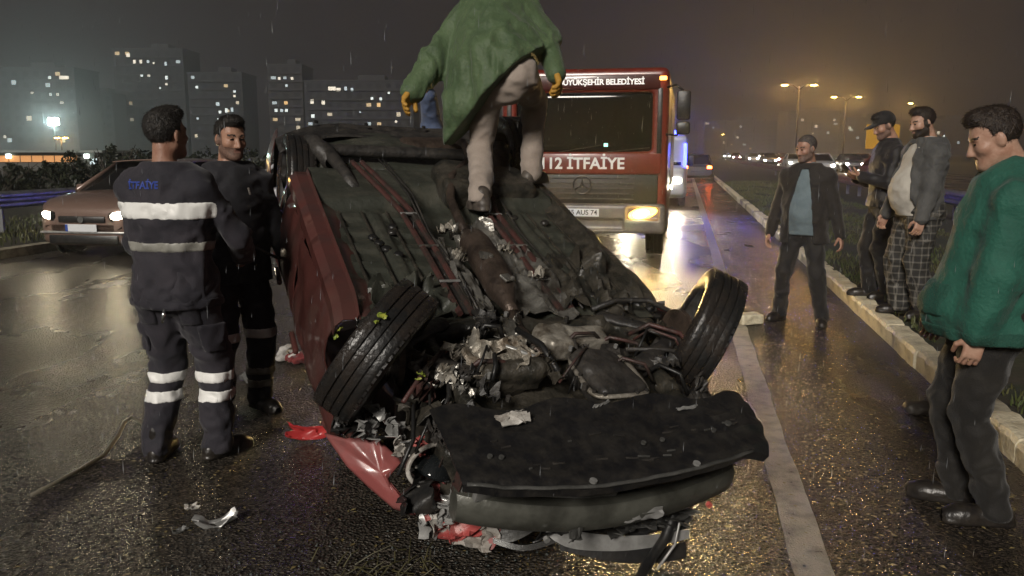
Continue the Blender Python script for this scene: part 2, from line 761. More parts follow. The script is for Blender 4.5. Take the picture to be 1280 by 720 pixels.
ground = structure(link_mesh('ground', [(-900, -60, -0.03), (900, -60, -0.03), (900, 1200, -0.03), (-900, 1200, -0.03)], [(0, 1, 2, 3)], m_earth))
road = structure(strip('road', -12, 420, -10.6, 0.02, 0.0, m_road))
shoulder = structure(strip('road_shoulder', -12, 420, 0.02, 1.2, 0.0, m_should))
opposite = structure(strip('opposite_carriageway', -12, 420, 7.2, 19.0, 0.004, m_road))


def wavy_line(name, s0, s1, t, w, mat, n=900, worn=0.009):
    vs_, fs_ = [], []
    S_ = s0 + (s1 - s0) * (np.arange(n + 1) / n) ** 2.2
    AA = worn * fbm(S_ * 4.1, 0 * S_ + 1.7 + t, 0 * S_ + .3, 4)
    BB = worn * fbm(S_ * 4.3, 0 * S_ + 9.7 + t, 0 * S_ + 5.3, 4)
    for i in range(n + 1):
        s_, a, b_ = float(S_[i]), float(AA[i]), float(BB[i])
        vs_ += [rp(s_, t - w / 2 + a, 0.004), rp(s_, t + w / 2 + b_, 0.004)]
        if i:
            k = 2 * i
            fs_.append((k - 2, k - 1, k + 1, k))
    return structure(link_mesh(name, vs_, fs_, mat))


wavy_line('edge_line_marking', 0.5, 300, 0.0, 0.15, m_paint)
for i in range(5):
    wavy_line('lane_line_marking', 1.5 + i * 9, 6.5 + i * 9, -6.9, 0.12, m_lane, n=30, worn=0.02)
wavy_line('lane_line_marking', 16, 22, -3.5, 0.12, m_lane, n=30)
wavy_line('lane_line_marking', 27, 33, -3.5, 0.12, m_lane, n=30)

# kerb of single stones along the median
m_kerb = M('painted_kerb_stone', (0.70, 0.63, 0.46), 0.5, col2=(0.26, 0.215, 0.14), vscale=7, lo=0.48, hi=0.80, bump=0.6, bscale=45)
m_kerb2 = M('bare_kerb_stone', (0.40, 0.36, 0.27), 0.55, col2=(0.13, 0.11, 0.08), vscale=6, lo=0.4, hi=0.7, bump=0.6, bscale=45)
kerb = structure(empty('kerb'))
prof = [(0.0, -0.05), (0.0, 0.115), (0.012, 0.142), (0.035, 0.15), (0.16, 0.15), (0.16, -0.05)]
kmesh = {}
for kk in range(3):
    mb = MB()
    ln = 0.49
    nseg = 5
    ring = []
    vs_, fs_ = [], []
    for i in range(nseg + 1):
        y = ln * i / nseg
        for j, (x, z) in enumerate(prof):
            e = 0.010 if i in (0, nseg) else 0.0
            d = 0.006 * float(fbm(np.array([y * 14 + kk * 5]), np.array([x * 20 + j]), np.array([z * 15]), 2)[0])
            vs_.append((x + e * (0.6 if x < 0.1 else 0) + d, y, z - (e if z > 0.1 else 0) + d * 0.7))
    npf = len(prof)
    for i in range(nseg):
        for j in range(npf):
            j2 = (j + 1) % npf
            fs_.append((i * npf + j, i * npf + j2, (i + 1) * npf + j2, (i + 1) * npf + j))
    fs_.append(tuple(range(npf))[::-1])
    fs_.append(tuple(nseg * npf + j for j in range(npf)))
    me = bpy.data.meshes.new('kerb_stone')
    me.from_pydata(vs_, [], fs_)
    me.materials.append(m_kerb2 if kk == 2 else m_kerb)
    kmesh[kk] = me
for i in range(88):
    o = bpy.data.objects.new('kerb_stone', kmesh[random.choice((0, 0, 1, 1, 2))])
    COL.objects.link(o)
    o.parent = kerb
    s_ = 2.0 + i * 0.5
    o.location = rp(s_, 1.2 + random.uniform(-0.012, 0.012), random.uniform(-0.012, 0.004))
    o.rotation_euler = (random.uniform(-.01, .01), random.uniform(-.02, .02), -ROAD_A + random.uniform(-.02, .02))
mb = MB()
for s0, s1 in ((46, 110), (110, 300)):
    mb.add([rp(s0, 1.2, 0), rp(s1, 1.2, 0), rp(s1, 1.2, .15), rp(s0, 1.2, .15), rp(s1, 1.36, .15), rp(s0, 1.36, .15)],
           [(0, 1, 2, 3), (3, 2, 4, 5)])
ko = mb.build('far_kerb_run', m_kerb, kerb)

m_soil = M('median_soil', (0.035, 0.03, 0.02), 0.9, col2=(0.02, 0.028, 0.012), vscale=3, bump=0.8, bscale=14)
mb = MB()
mb.grid(lambda a, b: tuple(rp(1.0 + (200 - 1.0) * b ** 2, 1.34 + (5.8) * a, 0.12 + 0.05 * math.sin(a * 3.1) + 0.02 * math.sin(b * 90 + a * 9))), 10, 120)
median = structure(mb.build('median_strip', m_soil, smooth=True))

# left kerb and verge
mb = MB()
for i in range(40):
    s0 = 4 + i * 2.0
    s1 = s0 + 1.985
    mb.add([rp(s0, -10.6, -.02), rp(s1, -10.6, -.02), rp(s1, -10.6, .14), rp(s0, -10.6, .14), rp(s1, -10.76, .15), rp(s0, -10.76, .15), rp(s1, -10.76, -.02), rp(s0, -10.76, -.02)],
           [(3, 2, 1, 0), (5, 4, 2, 3), (0, 7, 5, 3), (1, 2, 4, 6), (7, 6, 4, 5)])
structure(mb.build('verge_kerb', m_kerb2))
mb = MB()
mb.grid(lambda a, b: tuple(rp(-5 + 225 * b, -10.7 - 22 * a, 0.11 + 0.25 * math.sin(a * 2.6) * (0.6 + .4 * math.sin(b * 31)))), 14, 60)
structure(mb.build('verge', m_earth, smooth=True))


# grass on the median and verge: one uncountable mass
def grass(name, spots, h, mat, label):
    V, F = [], []
    for (p, sc_) in spots:
        a = random.uniform(0, 6.28)
        w = 0.006 * sc_ + 0.002
        hh = h * sc_ * random.uniform(0.5, 1.2)
        lx, ly = random.gauss(0, .35) * hh, random.gauss(0, .35) * hh
        dx, dy = math.cos(a) * w, math.sin(a) * w
        b_ = len(V)
        V += [(p.x - dx, p.y - dy, p.z), (p.x + dx, p.y + dy, p.z), (p.x + lx * .4 + dx * .7, p.y + ly * .4 + dy * .7, p.z + hh * .6),
              (p.x + lx * .4 - dx * .7, p.y + ly * .4 - dy * .7, p.z + hh * .6), (p.x + lx, p.y + ly, p.z + hh * .95)]
        F += [(b_, b_ + 1, b_ + 2, b_ + 3), (b_ + 3, b_ + 2, b_ + 4)]
    o = link_mesh(name, V, F, mat)
    return tag(o, label, 'grass', kind='stuff')


m_grass = M('grass_blades', (0.055, 0.075, 0.022), 0.5, col2=(0.10, 0.095, 0.035), vscale=2.5, spec=0.4)
sp = []
for i in range(26000):
    s_ = 3 + 40 * random.random() ** 1.5
    t_ = 1.37 + 2.9 * random.random()
    if math.sin(s_ * 1.9 + 2 * math.sin(t_ * 2.3)) + math.sin(t_ * 4.1 + s_ * .7) < -0.9:
        continue
    sp.append((rp(s_, t_, 0.12 + 0.02), 0.6 + s_ * 0.012))
grass('grass', sp, 0.10, m_grass, 'wet grass growing on the median strip behind the right-hand kerb')
sp = []
for i in range(9000):
    s_ = 8 + 30 * random.random()
    t_ = -10.8 - 4 * random.random()
    sp.append((rp(s_, t_, 0.15), 1.2))
grass('grass', sp, 0.11, m_grass, 'dark grass on the left verge beneath the guard rail')

# leaves, mud flecks and grit lying on the shoulder and round the wreck
m_leaf = M('dead_leaf', (0.13, 0.095, 0.04), 0.4, col2=(0.32, 0.26, 0.11), vscale=20, spec=0.6)
V, F = [], []
for i in range(3400):
    if i < 2500:
        s_ = 2.2 + 14 * random.random() ** 1.5
        t_ = random.uniform(0.1, 1.2)
        p = rp(s_, t_, 0.004)
    else:
        p = Vector((random.uniform(-2.2, 1.6), random.uniform(2.6, 6.0), 0.005))
    sz = random.uniform(0.004, 0.017)
    a = random.uniform(0, 6.28)
    c_, s2 = math.cos(a), math.sin(a)
    b_ = len(V)
    for (x, y, z) in ((-1, 0, 0), (0, -.45, .25), (1, 0, .1), (0, .45, .3)):
        V.append((p.x + sz * (x * c_ - y * s2), p.y + sz * (x * s2 + y * c_), p.z + sz * z * .6))
    F.append((b_, b_ + 1, b_ + 2, b_ + 3))
tag(link_mesh('leaf_litter', V, F, m_leaf), 'small wet leaves and mud flecks scattered over the road and shoulder', 'leaves', kind='stuff')


# guard rails: W beam on posts
m_galv = M('galvanised_steel', (0.42, 0.43, 0.45), 0.38, metal=0.8, col2=(0.25, 0.25, 0.26), vscale=5)
m_post = M('rail_post_steel', (0.25, 0.25, 0.26), 0.5, metal=0.7)


def guard_rail(label, t_, s0, s1, face, h=0.62):
    root = thing('guard_rail', label, 'guard rail', rp(s0, t_), -ROAD_A)
    L_ = s1 - s0
    pr = [(0, .155), (.02, .15), (.075, .105), (.075, .06), (.012, .025), (.012, -.025), (.075, -.06), (.075, -.105), (.02, -.15), (0, -.155)]
    mb_ = MB()
    vs_, fs_ = [], []
    for y in (0, L_):
        for (x, z) in pr:
            vs_.append((face * x, y, h + z))
    for (x, z) in pr:
        vs_.append((face * (x - .004), 0, h + z))
    for (x, z) in pr:
        vs_.append((face * (x - .004), L_, h + z))
    n = len(pr)
    for j in range(n - 1):
        fs_.append((j, j + 1, n + j + 1, n + j))
        fs_.append((2 * n + j, 3 * n + j, 3 * n + j + 1, 2 * n + j + 1))
    mb_.add(vs_, fs_)
    mb_.build('beam', m_galv, root)
    pm = None
    k = 0
    y = 1.0
    while y < L_ and k < 24:
        if pm is None:
            o = MB().box((-face * .06, 0, .36), (.10, .06, .86), .008).build('post', m_post, root)
            pm = o.data
        else:
            o = bpy.data.objects.new('post', pm)
            COL.objects.link(o)
            o.parent = root
        o.location = (0, y, 0)
        y += 2.0 if y < 40 else 4
        k += 1
    return root


guard_rail('galvanised guard rail on the verge at the far left beside the parked tan car', -12.6, 6, 60, 1, h=0.74)
guard_rail('guard rail along the median behind the standing men on the right', 5.0, 2, 120, -1, h=0.66)


# ================================================================== THE OVERTURNED CAR
m_redpaint = M('dark_red_car_paint', (0.125, 0.044, 0.038), 0.28, metal=0.25, col2=(0.09, 0.05, 0.042), vscale=3.5, lo=0.45, hi=0.75, coat=0.8, bump=0.06, bscale=9, rough2=0.45)
m_redprim = M('red_oxide_underbody', (0.075, 0.030, 0.026), 0.5, col2=(0.03, 0.026, 0.022), vscale=7, bump=0.4, bscale=30)
m_under = M('underbody_sealant', (0.040, 0.043, 0.034), 0.42, col2=(0.105, 0.100, 0.080), vscale=5, lo=0.47, hi=0.8, bump=0.35, bscale=22, rough2=0.17)
m_under2 = M('muddy_underbody', (0.050, 0.044, 0.034), 0.5, col2=(0.018, 0.018, 0.015), vscale=8, bump=0.6, bscale=26, rough2=0.3)
m_exh = M('exhaust_steel', (0.105, 0.078, 0.062), 0.40, metal=0.5, col2=(0.045, 0.034, 0.028), vscale=8, bump=0.35, bscale=30)
m_alu = M('cast_alloy', (0.46, 0.43, 0.37), 0.42, metal=0.45, col2=(0.13, 0.11, 0.085), vscale=10, lo=0.4, hi=0.66, bump=0.5, bscale=30)
m_alu2 = M('rusty_cast_alloy', (0.40, 0.37, 0.31), 0.45, metal=0.3, col2=(0.13, 0.085, 0.05), vscale=14, vdetail=8, lo=.40, hi=.68, bump=0.9, bscale=34)
m_foil = M('crumpled_heat_shield', (0.34, 0.33, 0.30), 0.34, metal=0.7, col2=(0.10, 0.09, 0.075), vscale=6, bump=0.9, bscale=16)
m_black = M('black_plastic', (0.012, 0.012, 0.012), 0.42, col2=(0.040, 0.036, 0.031), vscale=9, vdetail=9, lo=.45, hi=.75, bump=0.16, bscale=40, rough2=0.22)
m_black2 = M('matt_black_steel', (0.020, 0.019, 0.018), 0.5, col2=(0.05, 0.045, 0.04), vscale=9, bump=0.4, bscale=30)
m_greyp = M('grey_plastic', (0.085, 0.085, 0.080), 0.4, col2=(0.045, 0.045, 0.042), vscale=8, bump=0.25, bscale=25)
m_beam = M('painted_bumper_beam', (0.105, 0.106, 0.090), 0.36, metal=0.2, col2=(0.05, 0.05, 0.042), vscale=5, bump=0.3, bscale=14)
m_rubber = M('tyre_rubber', (0.013, 0.013, 0.013), 0.38, col2=(0.03, 0.024, 0.02), vscale=7, bump=0.2, bscale=60, rough2=0.22)
m_rim = M('wheel_rim_alloy', (0.10, 0.10, 0.10), 0.45, metal=0.5, col2=(0.04, 0.035, 0.03), vscale=12)
m_white = M('broken_white_plastic', (0.52, 0.50, 0.46), 0.4, col2=(0.26, 0.23, 0.20), vscale=14, bump=0.2, bscale=40)
m_pink = M('scuffed_red_plastic', (0.40, 0.075, 0.070), 0.42, col2=(0.52, 0.30, 0.27), vscale=9, lo=0.5, hi=0.8, bump=0.2, bscale=40)
m_redpl = M('red_body_plastic', (0.30, 0.085, 0.080), 0.34, coat=0.4, col2=(0.22, 0.08, 0.075), vscale=6, bump=0.1, bscale=12)
m_chrome = M('chrome_trim', (0.55, 0.56, 0.55), 0.16, metal=0.95)
m_silver = M('silver_trim', (0.36, 0.36, 0.35), 0.35, metal=0.35, col2=(0.24, 0.24, 0.23), vscale=12)
m_glassd = M('dark_window_glass', (0.012, 0.014, 0.015), 0.06, spec=0.6)
m_lens = M('lamp_lens', (0.60, 0.60, 0.58), 0.08, trans=0.55, spec=0.6)

wreck = empty('overturned_car', (0.14, 3.52, 0.76))
wreck.rotation_mode = 'XYZ'
_wm = Matrix.Rotation(R(20.7), 3, 'Z') @ Matrix.Rotation(R(19.0), 3, 'X') @ Matrix.Rotation(R(2.2), 3, 'Y')
wreck.rotation_euler = _wm.to_euler()
WRECK = Matrix.Translation((0.14, 3.52, 0.76)) @ _wm.to_4x4()
tag(wreck, 'wrecked dark red car lying on its roof with wheels and underbody facing up', 'car')

_UW = np.array([-1.22, -1.16, -0.95, -0.72, -0.64, -0.55, -0.45, -0.30, -0.15, -0.06, 0.0])
_UU = np.array([0.50, 0.60, 0.71, 0.81, 0.845, 0.872, 0.880, 0.868, 0.85, 0.825, 0.80])


def uside(w):
    return float(np.interp(w, _UW, _UU))


def n1(x, y, z, o=2):
    return float(fbm(np.array([x]), np.array([y]), np.array([z]), o)[0])


def side_panel(name, sg, v0, v1, top, bot, nv=30, nw=16, dent=0.012, mat=None, seed=0.0):
    """outer skin between sill and belt; top(v) and bot(v) give w"""
    mb_ = MB()
    A = np.linspace(0, 1, nv + 1)
    noise_t = fbm(np.repeat(A * (v1 - v0) * 4 + seed, nw + 1), np.tile(np.linspace(0, 1, nw + 1) * 3, nv + 1), np.zeros((nv + 1) * (nw + 1)) + seed, 3).reshape(nv + 1, nw + 1)

    def fn(a, b):
        v = v0 + (v1 - v0) * a
        w = top(v) + (bot(v) - top(v)) * b
        u = uside(w) + dent * noise_t[int(round(a * nv)), int(round(b * nw))]
        u -= 0.010 * math.exp(-((w + 0.33) / 0.012) ** 2)               # pressed crease
        if v < 0.75 and sg < 0:                                        # crumpled towards the front
            u -= 0.10 * ((0.75 - v) / 0.35) ** 2 * (0.5 + 0.5 * math.sin(w * 11 + 1))
        return (sg * u, v, w)
    mb_.sheet(fn, nv, nw, 0.006 * sg)
    return mb_.build(name, mat or m_redpaint, wreck, smooth='auto')


def arch(vc, r, wc=0.04):
    def top(v):
        d = abs(v - vc)
        return min(-0.02, wc - math.sqrt(max(r * r - d * d, 0))) if d < r else -0.02
    return top


belt = lambda v: -0.72
for sg in (-1, 1):
    side_panel('front_door', sg, 0.44, 1.33, lambda v: -0.075, belt, seed=1.0 * sg)
    side_panel('rear_door', sg, 1.342, 2.10, lambda v: -0.075 - 0.30 * max(0, (v - 1.95) / 0.15) ** 2, belt, seed=2.0 * sg)
    side_panel('rear_wing', sg, 2.105, 3.05, arch(2.50, 0.37), lambda v: -0.72, nv=44, seed=3.0 * sg)
    # sill with its pinch flange
    mb = MB()
    pr = [(0.62, -0.045), (0.70, -0.01), (0.715, 0.0), (0.722, 0.028), (0.728, 0.0), (0.79, 0.0), (0.822, -0.03), (0.828, -0.072)]
    nv = 60
    nz = fbm(np.arange((nv + 1)) * 0.21 + 3 * sg, np.zeros(nv + 1), np.zeros(nv + 1) + .4, 3)
    mb.sheet(lambda a, b: (sg * (pr[int(round(b * 7))][0] + 0.004 * nz[int(round(a * nv))]), 0.40 + 1.72 * a,
                           pr[int(round(b * 7))][1] + 0.010 * nz[int(round(a * nv))] - (0.05 * (max(0, 0.1 - a) / 0.1) ** 2)), nv, 7, 0.005 * sg)
    mb.build('sill', m_redpaint if sg < 0 else m_under2, wreck, smooth='auto')
    # door handles (upside down), mirrors torn off
    for v in (1.14, 1.93):
        MB().box((sg * 0.895, v, -0.60), (0.03, 0.20, 0.035), 0.012).build('door_handle', m_redpaint, wreck, smooth='auto')
    # pillars and side glass down to the crushed roof
    for (va, vb, w_) in ((0.55, 0.95, 0.07), (1.40, 1.44, 0.09), (2.55, 2.25, 0.16)):
        mb = MB()
        mb.tube([(sg * 0.80, va, -0.71), (sg * 0.71, va * .5 + vb * .5, -0.95), (sg * 0.60, vb, -1.17)], w_ / 2, n=8, flat=0.5)
        mb.build('pillar', m_redpaint, wreck, smooth=True)
    mb = MB()
    mb.sheet(lambda a, b: (sg * (uside(-0.72 - 0.42 * b) - 0.012), 0.72 + 1.7 * a + (0.25 - 0.45 * a) * b, -0.72 - 0.42 * b), 8, 5, 0.005)
    mb.build('side_window', m_glassd, wreck, smooth=True)
# right front wing left in place, its arch over the wheel
side_panel('front_wing', 1, 0.20, 0.43, arch(0.0, 0.36), lambda v: -0.60, nv=20, dent=0.03, seed=8)
mb = MB()
mb.sheet(lambda a, b: ((-0.60 + 1.2 * a), 0.85 + 1.55 * b, -1.19 - 0.03 * math.sin(a * 3.14) + 0.02 * math.sin(a * 17 + b * 9)), 16, 12, 0.006)
mb.build('roof', m_redpaint, wreck, smooth=True)
mb = MB()
mb.sheet(lambda a, b: ((-0.74 + 1.48 * a) * (1 - .2 * b), 0.30 + 0.60 * b, -0.62 - 0.55 * b), 10, 8, 0.005)
mb.build('windscreen', m_glassd, wreck, smooth=True)
mb = MB()
mb.sheet(lambda a, b: ((-0.70 + 1.40 * a) * (1 - .12 * b), 3.02 - 0.55 * b, -0.70 - 0.46 * b), 10, 8, 0.005)
mb.build('rear_window', m_glassd, wreck, smooth=True)
# crumpled bonnet under the nose
hz = fbm(np.repeat(np.linspace(0, 6, 25), 25), np.tile(np.linspace(0, 5, 25), 25), np.zeros(625), 3).reshape(25, 25)
mb = MB()
mb.sheet(lambda a, b: (-0.48 + 1.02 * a, -0.36 + 0.70 * b, -0.53 - 0.06 * b + 0.05 * hz[int(round(a * 24)), int(round(b * 24))]), 24, 24, 0.005)
mb.build('bonnet', m_redpaint, wreck, smooth=True)

# --- floor pan
NU, NV = 110, 190
uu = np.linspace(-0.715, 0.715, NU)
vv = np.linspace(0.30, 2.30, NV)
U, Vv = np.meshgrid(uu, vv, indexing='ij')


def sst(x, a, b):
    t = np.clip((x - a) / (b - a), 0, 1)
    return t * t * (3 - 2 * t)


Wz = -0.030 + 0 * U
Wz -= 0.12 * (1 - sst(np.abs(U), 0.13, 0.19)) * (1 - sst(Vv, 1.75, 1.95))       # tunnel
pan = sst(np.abs(U), 0.20, 0.23) * (1 - sst(np.abs(U), 0.60, 0.66))
Wz += pan * 0.010 * np.tanh(7 * (np.sin(Vv * 30) - .2)) * sst(Vv, 0.45, 0.5) * (1 - sst(Vv, 1.6, 1.65)) * sst(np.abs(np.abs(U) - .43), .05, .07)
Wz += pan * 0.020 * (1 - sst(np.abs(np.abs(U) - 0.43), 0.02, 0.04)) * (1 - sst(Vv, 1.5, 1.6))
Wz += 0.05 * sst(Vv, 1.62, 1.70) - 0.09 * sst(Vv, 2.15, 2.25)
Wz += 0.008 * fbm(U * 3, Vv * 3, 0 * U + 2, 2) + 0.0012 * fbm(U * 22, Vv * 22, 0 * U + 8, 2)
P = np.stack([U, Vv, Wz], -1)
mb = MB()
mb.sheet(lambda a, b: tuple(P[int(round(b * (NU - 1))), int(round(a * (NV - 1)))]), NV - 1, NU - 1, -0.006)
mb.build('floor_pan', m_under, wreck, smooth=True)
# side trims between sill and pan
for sg in (-1, 1):
    MB().box((sg * 0.69, 1.25, -0.045), (0.07, 1.7, 0.03), 0.012).build('floor_edge_rail', m_redprim if sg < 0 else m_under2, wreck, smooth='auto')

# --- chassis rails, brackets, pipes, exhaust
for sg in (-1, 1):
    mb = MB()
    uo = 0.25
    pth = [(sg * uo, 0.34, 0.0), (sg * uo, 0.9, 0.012), (sg * (uo + .005), 1.5, 0.012), (sg * (uo + 0.06), 1.75, 0.03), (sg * (uo + .16), 2.2, 0.05)]
    for q in range(2):
        off = (q - .5) * 0.060
        mb.tube([(a + off, b, c) for a, b, c in pth], 0.016, n=6)
    mb.build('chassis_rail', m_redprim, wreck, smooth='auto')
    mb = MB()
    mb.sheet(lambda a, b: (sg * (uo + (b - .5) * 0.055 + 0.04 * max(0, a - .75)), 0.36 + 1.4 * a, -0.008 + 0.004 * math.sin(a * 40)), 20, 2, 0.008)
    mb.build('rail_channel', m_black2, wreck)
    for v in (0.62, 1.02, 1.45):
        MB().box((sg * uo, v, 0.022), (0.105, 0.018, 0.008), 0.003).build('rail_bracket', m_silver if v != 1.02 else m_foil, wreck)
ex = MB()
ex.tube([(-0.035, 0.30, 0.01), (-0.04, 0.36, 0.02), (-0.035, 0.44, 0.03), (-0.03, 0.50, 0.035), (-0.02, 0.62, 0.04), (-0.012, 0.95, 0.045), (-0.008, 1.03, 0.04), (-0.005, 1.10, 0.03), (0.0, 1.18, 0.02)],
        [0.032, 0.034, 0.055, 0.074, 0.080, 0.080, 0.074, 0.045, 0.030], n=20)
ex.build('catalytic_converter', m_exh, wreck, smooth=True)
MB().tube([(-0.04, 0.30, 0.01), (-0.06, 0.18, 0.0), (-0.02, 0.05, -0.02), (0.02, -0.02, -0.05)], 0.030, n=12).build('exhaust_downpipe', m_exh, wreck, smooth=True)
MB().tube([(0.0, 1.18, 0.02), (0.02, 1.4, 0.02), (0.03, 1.6, 0.05), (0.10, 1.85, 0.10), (0.30, 2.1, 0.13), (0.34, 2.4, 0.14), (0.30, 2.65, 0.10)], 0.026, n=10).build('exhaust_pipe', m_exh, wreck, smooth=True)
mb = MB()
mb.tube([(0.06, 2.72, 0.06), (0.06, 2.72, 0.06)], 0.01)
mb = MB()
mb.tube([(-0.02, 2.74, -0.03), (0.0, 2.74, -0.03), (0.03, 2.74, -0.03), (0.45, 2.78, -0.03), (0.50, 2.78, -0.03)], [0.03, 0.09, 0.105, 0.105, 0.05], n=18, flat=0.75)
mb.build('rear_silencer', m_exh, wreck, smooth=True)
for k, (a, b_) in enumerate((((-0.055, 0.70, 0.115), 0.02), ((-0.02, 0.48, 0.105), 0.03))):
    mb = MB()
    mb.box(a, (0.07, 0.05, 0.012), 0.004, rot=(0.3, 0.2, 0.6 * k))
    mb.box((a[0] + .02, a[1] - .02, a[2] + .008), (0.02, 0.02, 0.02), 0.006)
    mb.build('exhaust_hanger', m_foil, wreck)


def crumple(name, mat, c, su, sv, amp, seed, tilt=(0, 0, 0), nu=22, nv=22, fr=5.0, outline=0.0):
    """a torn, crumpled piece of sheet metal"""
    mtx = Matrix.Translation(c) @ Euler(tilt).to_matrix().to_4x4()
    X_, Y_ = np.meshgrid(np.linspace(-.5, .5, nu + 1), np.linspace(-.5, .5, nv + 1), indexing='ij')
    h = np.abs(fbm(X_ * fr + seed, Y_ * fr + seed * 2, 0 * X_ + seed, 3)) * 2 - 0.5
    e1 = fbm(X_ * 3 + seed + 5, Y_ * 3, 0 * X_ + 3, 2)
    e2 = fbm(X_ * 3, Y_ * 3 + seed + 5, 0 * X_ + 7, 2)
    mb_ = MB()

    def fn(a, b):
        i, j = int(round(a * nu)), int(round(b * nv))
        return (su * (X_[i, j] + outline * e1[i, j]), sv * (Y_[i, j] + outline * e2[i, j]), amp * h[i, j])
    mb_.sheet(fn, nu, nv, 0.004, mtx=mtx)
    return mb_.build(name, mat, wreck, smooth='auto')


crumple('heat_shield', m_foil, (0.16, 0.62, 0.0), 0.26, 0.62, 0.034, 2.3, (0, -0.15, 0.03), fr=3, outline=.1)
crumple('heat_shield', m_foil, (-0.15, 0.78, -0.02), 0.14, 0.75, 0.030, 5.1, (0, 0.2, 0), fr=3, outline=.1)
crumple('heat_shield', m_foil, (0.10, 1.15, -0.03), 0.24, 0.40, 0.036, 7.7, (0.1, -.1, 0.2), fr=3, outline=.12)
crumple('torn_floor_shield', m_under2, (0.45, 0.62, 0.0), 0.36, 0.55, 0.05, 9.2, (0, 0, -.1), fr=4, outline=.1)
crumple('torn_floor_shield', m_under, (-0.47, 0.48, 0.0), 0.34, 0.30, 0.05, 12.2, (0.1, 0, .1), fr=5, outline=.1)
for k, (u, v, w) in enumerate(((-0.13, 0.86, 0.035), (0.14, 0.93, 0.03), (0.20, 0.60, 0.05), (-0.10, 1.22, 0.02))):
    crumple('shield_fragment', m_alu, (u, v, w), 0.07, 0.06, 0.03, 20 + k, (0.2 * k, 0.3, k), nu=8, nv=8, outline=.3)
# brake and fuel lines
for k, (u0, du) in enumerate(((-0.20, 0.0), (-0.185, 0.01), (0.34, 0.02))):
    MB().tube([(u0, 0.35, 0.0), (u0 + .01, 0.7, 0.012), (u0 - .01, 1.2, 0.012), (u0 + du, 1.7, 0.04), (u0 + du - .05, 2.3, 0.04)], 0.006, n=6).build('brake_line', m_black2, wreck, smooth=True)

# --- rear: tank, axle, springs, spare-wheel well, bumper
s = SDF((-0.1, 1.5, -0.10), (0.75, 2.35, 0.22), 0.014)
s.box((0.33, 1.90, 0.02), (0.30, 0.20, 0.085), 0.05, k=0).box((0.22, 1.98, 0.05), (0.14, 0.12, 0.08), 0.04, k=0.03)
s.cone((0.06, 1.78, 0.08), (0.60, 1.78, 0.08), 0.022, 0.022, 0.02).cone((0.06, 2.02, 0.08), (0.60, 2.02, 0.08), 0.02, 0.02, 0.02).noise(0.006, (9, 9, 9))
s.build('fuel_tank', m_under2, wreck)
s = SDF((-0.75, 2.25, -0.12), (0.75, 2.62, 0.24), 0.014)
s.cone((-0.62, 2.38, 0.06), (0.62, 2.38, 0.06), 0.05, 0.05, 0.02, nrm=(0, 0, 1), sq=0.8)
for sg in (-1, 1):
    s.cone((sg * 0.60, 2.36, 0.06), (sg * 0.56, 2.30, 0.02), 0.05, 0.06, 0.03).cone((sg * 0.60, 2.36, 0.06), (sg * 0.64, 2.50, 0.06), 0.05, 0.07, 0.03)
s.build('rear_axle_beam', m_black2, wreck)
for sg in (-1, 1):
    MB().tube([(sg * 0.56, 2.33, 0.06), (sg * 0.50, 2.05, 0.02), (sg * 0.48, 1.85, -0.02)], [0.045, 0.036, 0.05], n=10).build('trailing_arm', m_black2, wreck, smooth=True)
    mb = MB()
    mb.tube([(sg * 0.47 + 0.05 * math.cos(t * .5), 2.44 + 0.05 * math.sin(t * .5), 0.04 - 0.006 * t) for t in range(40)], 0.008, n=6)
    mb.build('coil_spring', m_black2, wreck, smooth=True)
s = SDF((-0.80, 2.15, -0.35), (0.80, 3.15, 0.20), 0.016)
s.box((0, 2.72, -0.13), (0.66, 0.42, 0.12), 0.05, k=0)
for k_ in range(5):
    s.cone((-0.6, 2.50 + .1 * k_, -0.012), (0.6, 2.50 + .1 * k_, -0.012), 0.014, 0.014, 0.012)
s.ell((-0.12, 2.68, -0.06), (0.36, 0.34, 0.09), 0.05)
s.noise(0.010, (7, 7, 7))
s.build('boot_floor', m_under, wreck)
rbz = fbm(np.linspace(0, 5, 41), np.zeros(41), np.zeros(41) + 3, 2)
mb = MB()


def rb(a, b):
    x = -0.84 + 1.68 * a
    e = abs(2 * a - 1)
    y = 3.13 - 0.26 * e ** 3
    ang = b * 2.2
    return (x, y - 0.34 * (1 - min(1, b * 2.2)), 0.030 - 0.05 * e ** 4 - 0.62 * max(0, b - .40) + 0.012 * rbz[int(round(a * 40))] + 0.006 * math.sin(b * 40))


mb.sheet(rb, 40, 28, 0.006)
mb.build('rear_bumper', m_black2, wreck, smooth=True)
for k, x in enumerate((-0.55, -0.2, 0.22, 0.55)):
    MB().tube([(x, 2.98, 0.052), (x, 2.98, 0.066)], 0.014, n=8).build('bumper_clip', m_black, wreck)
for sg in (-1, 1):
    crumple('arch_liner', m_black, (sg * 0.70, 2.52, -0.22), 0.24, 0.70, 0.03, 31 + sg, (0, 0, 0), fr=3)


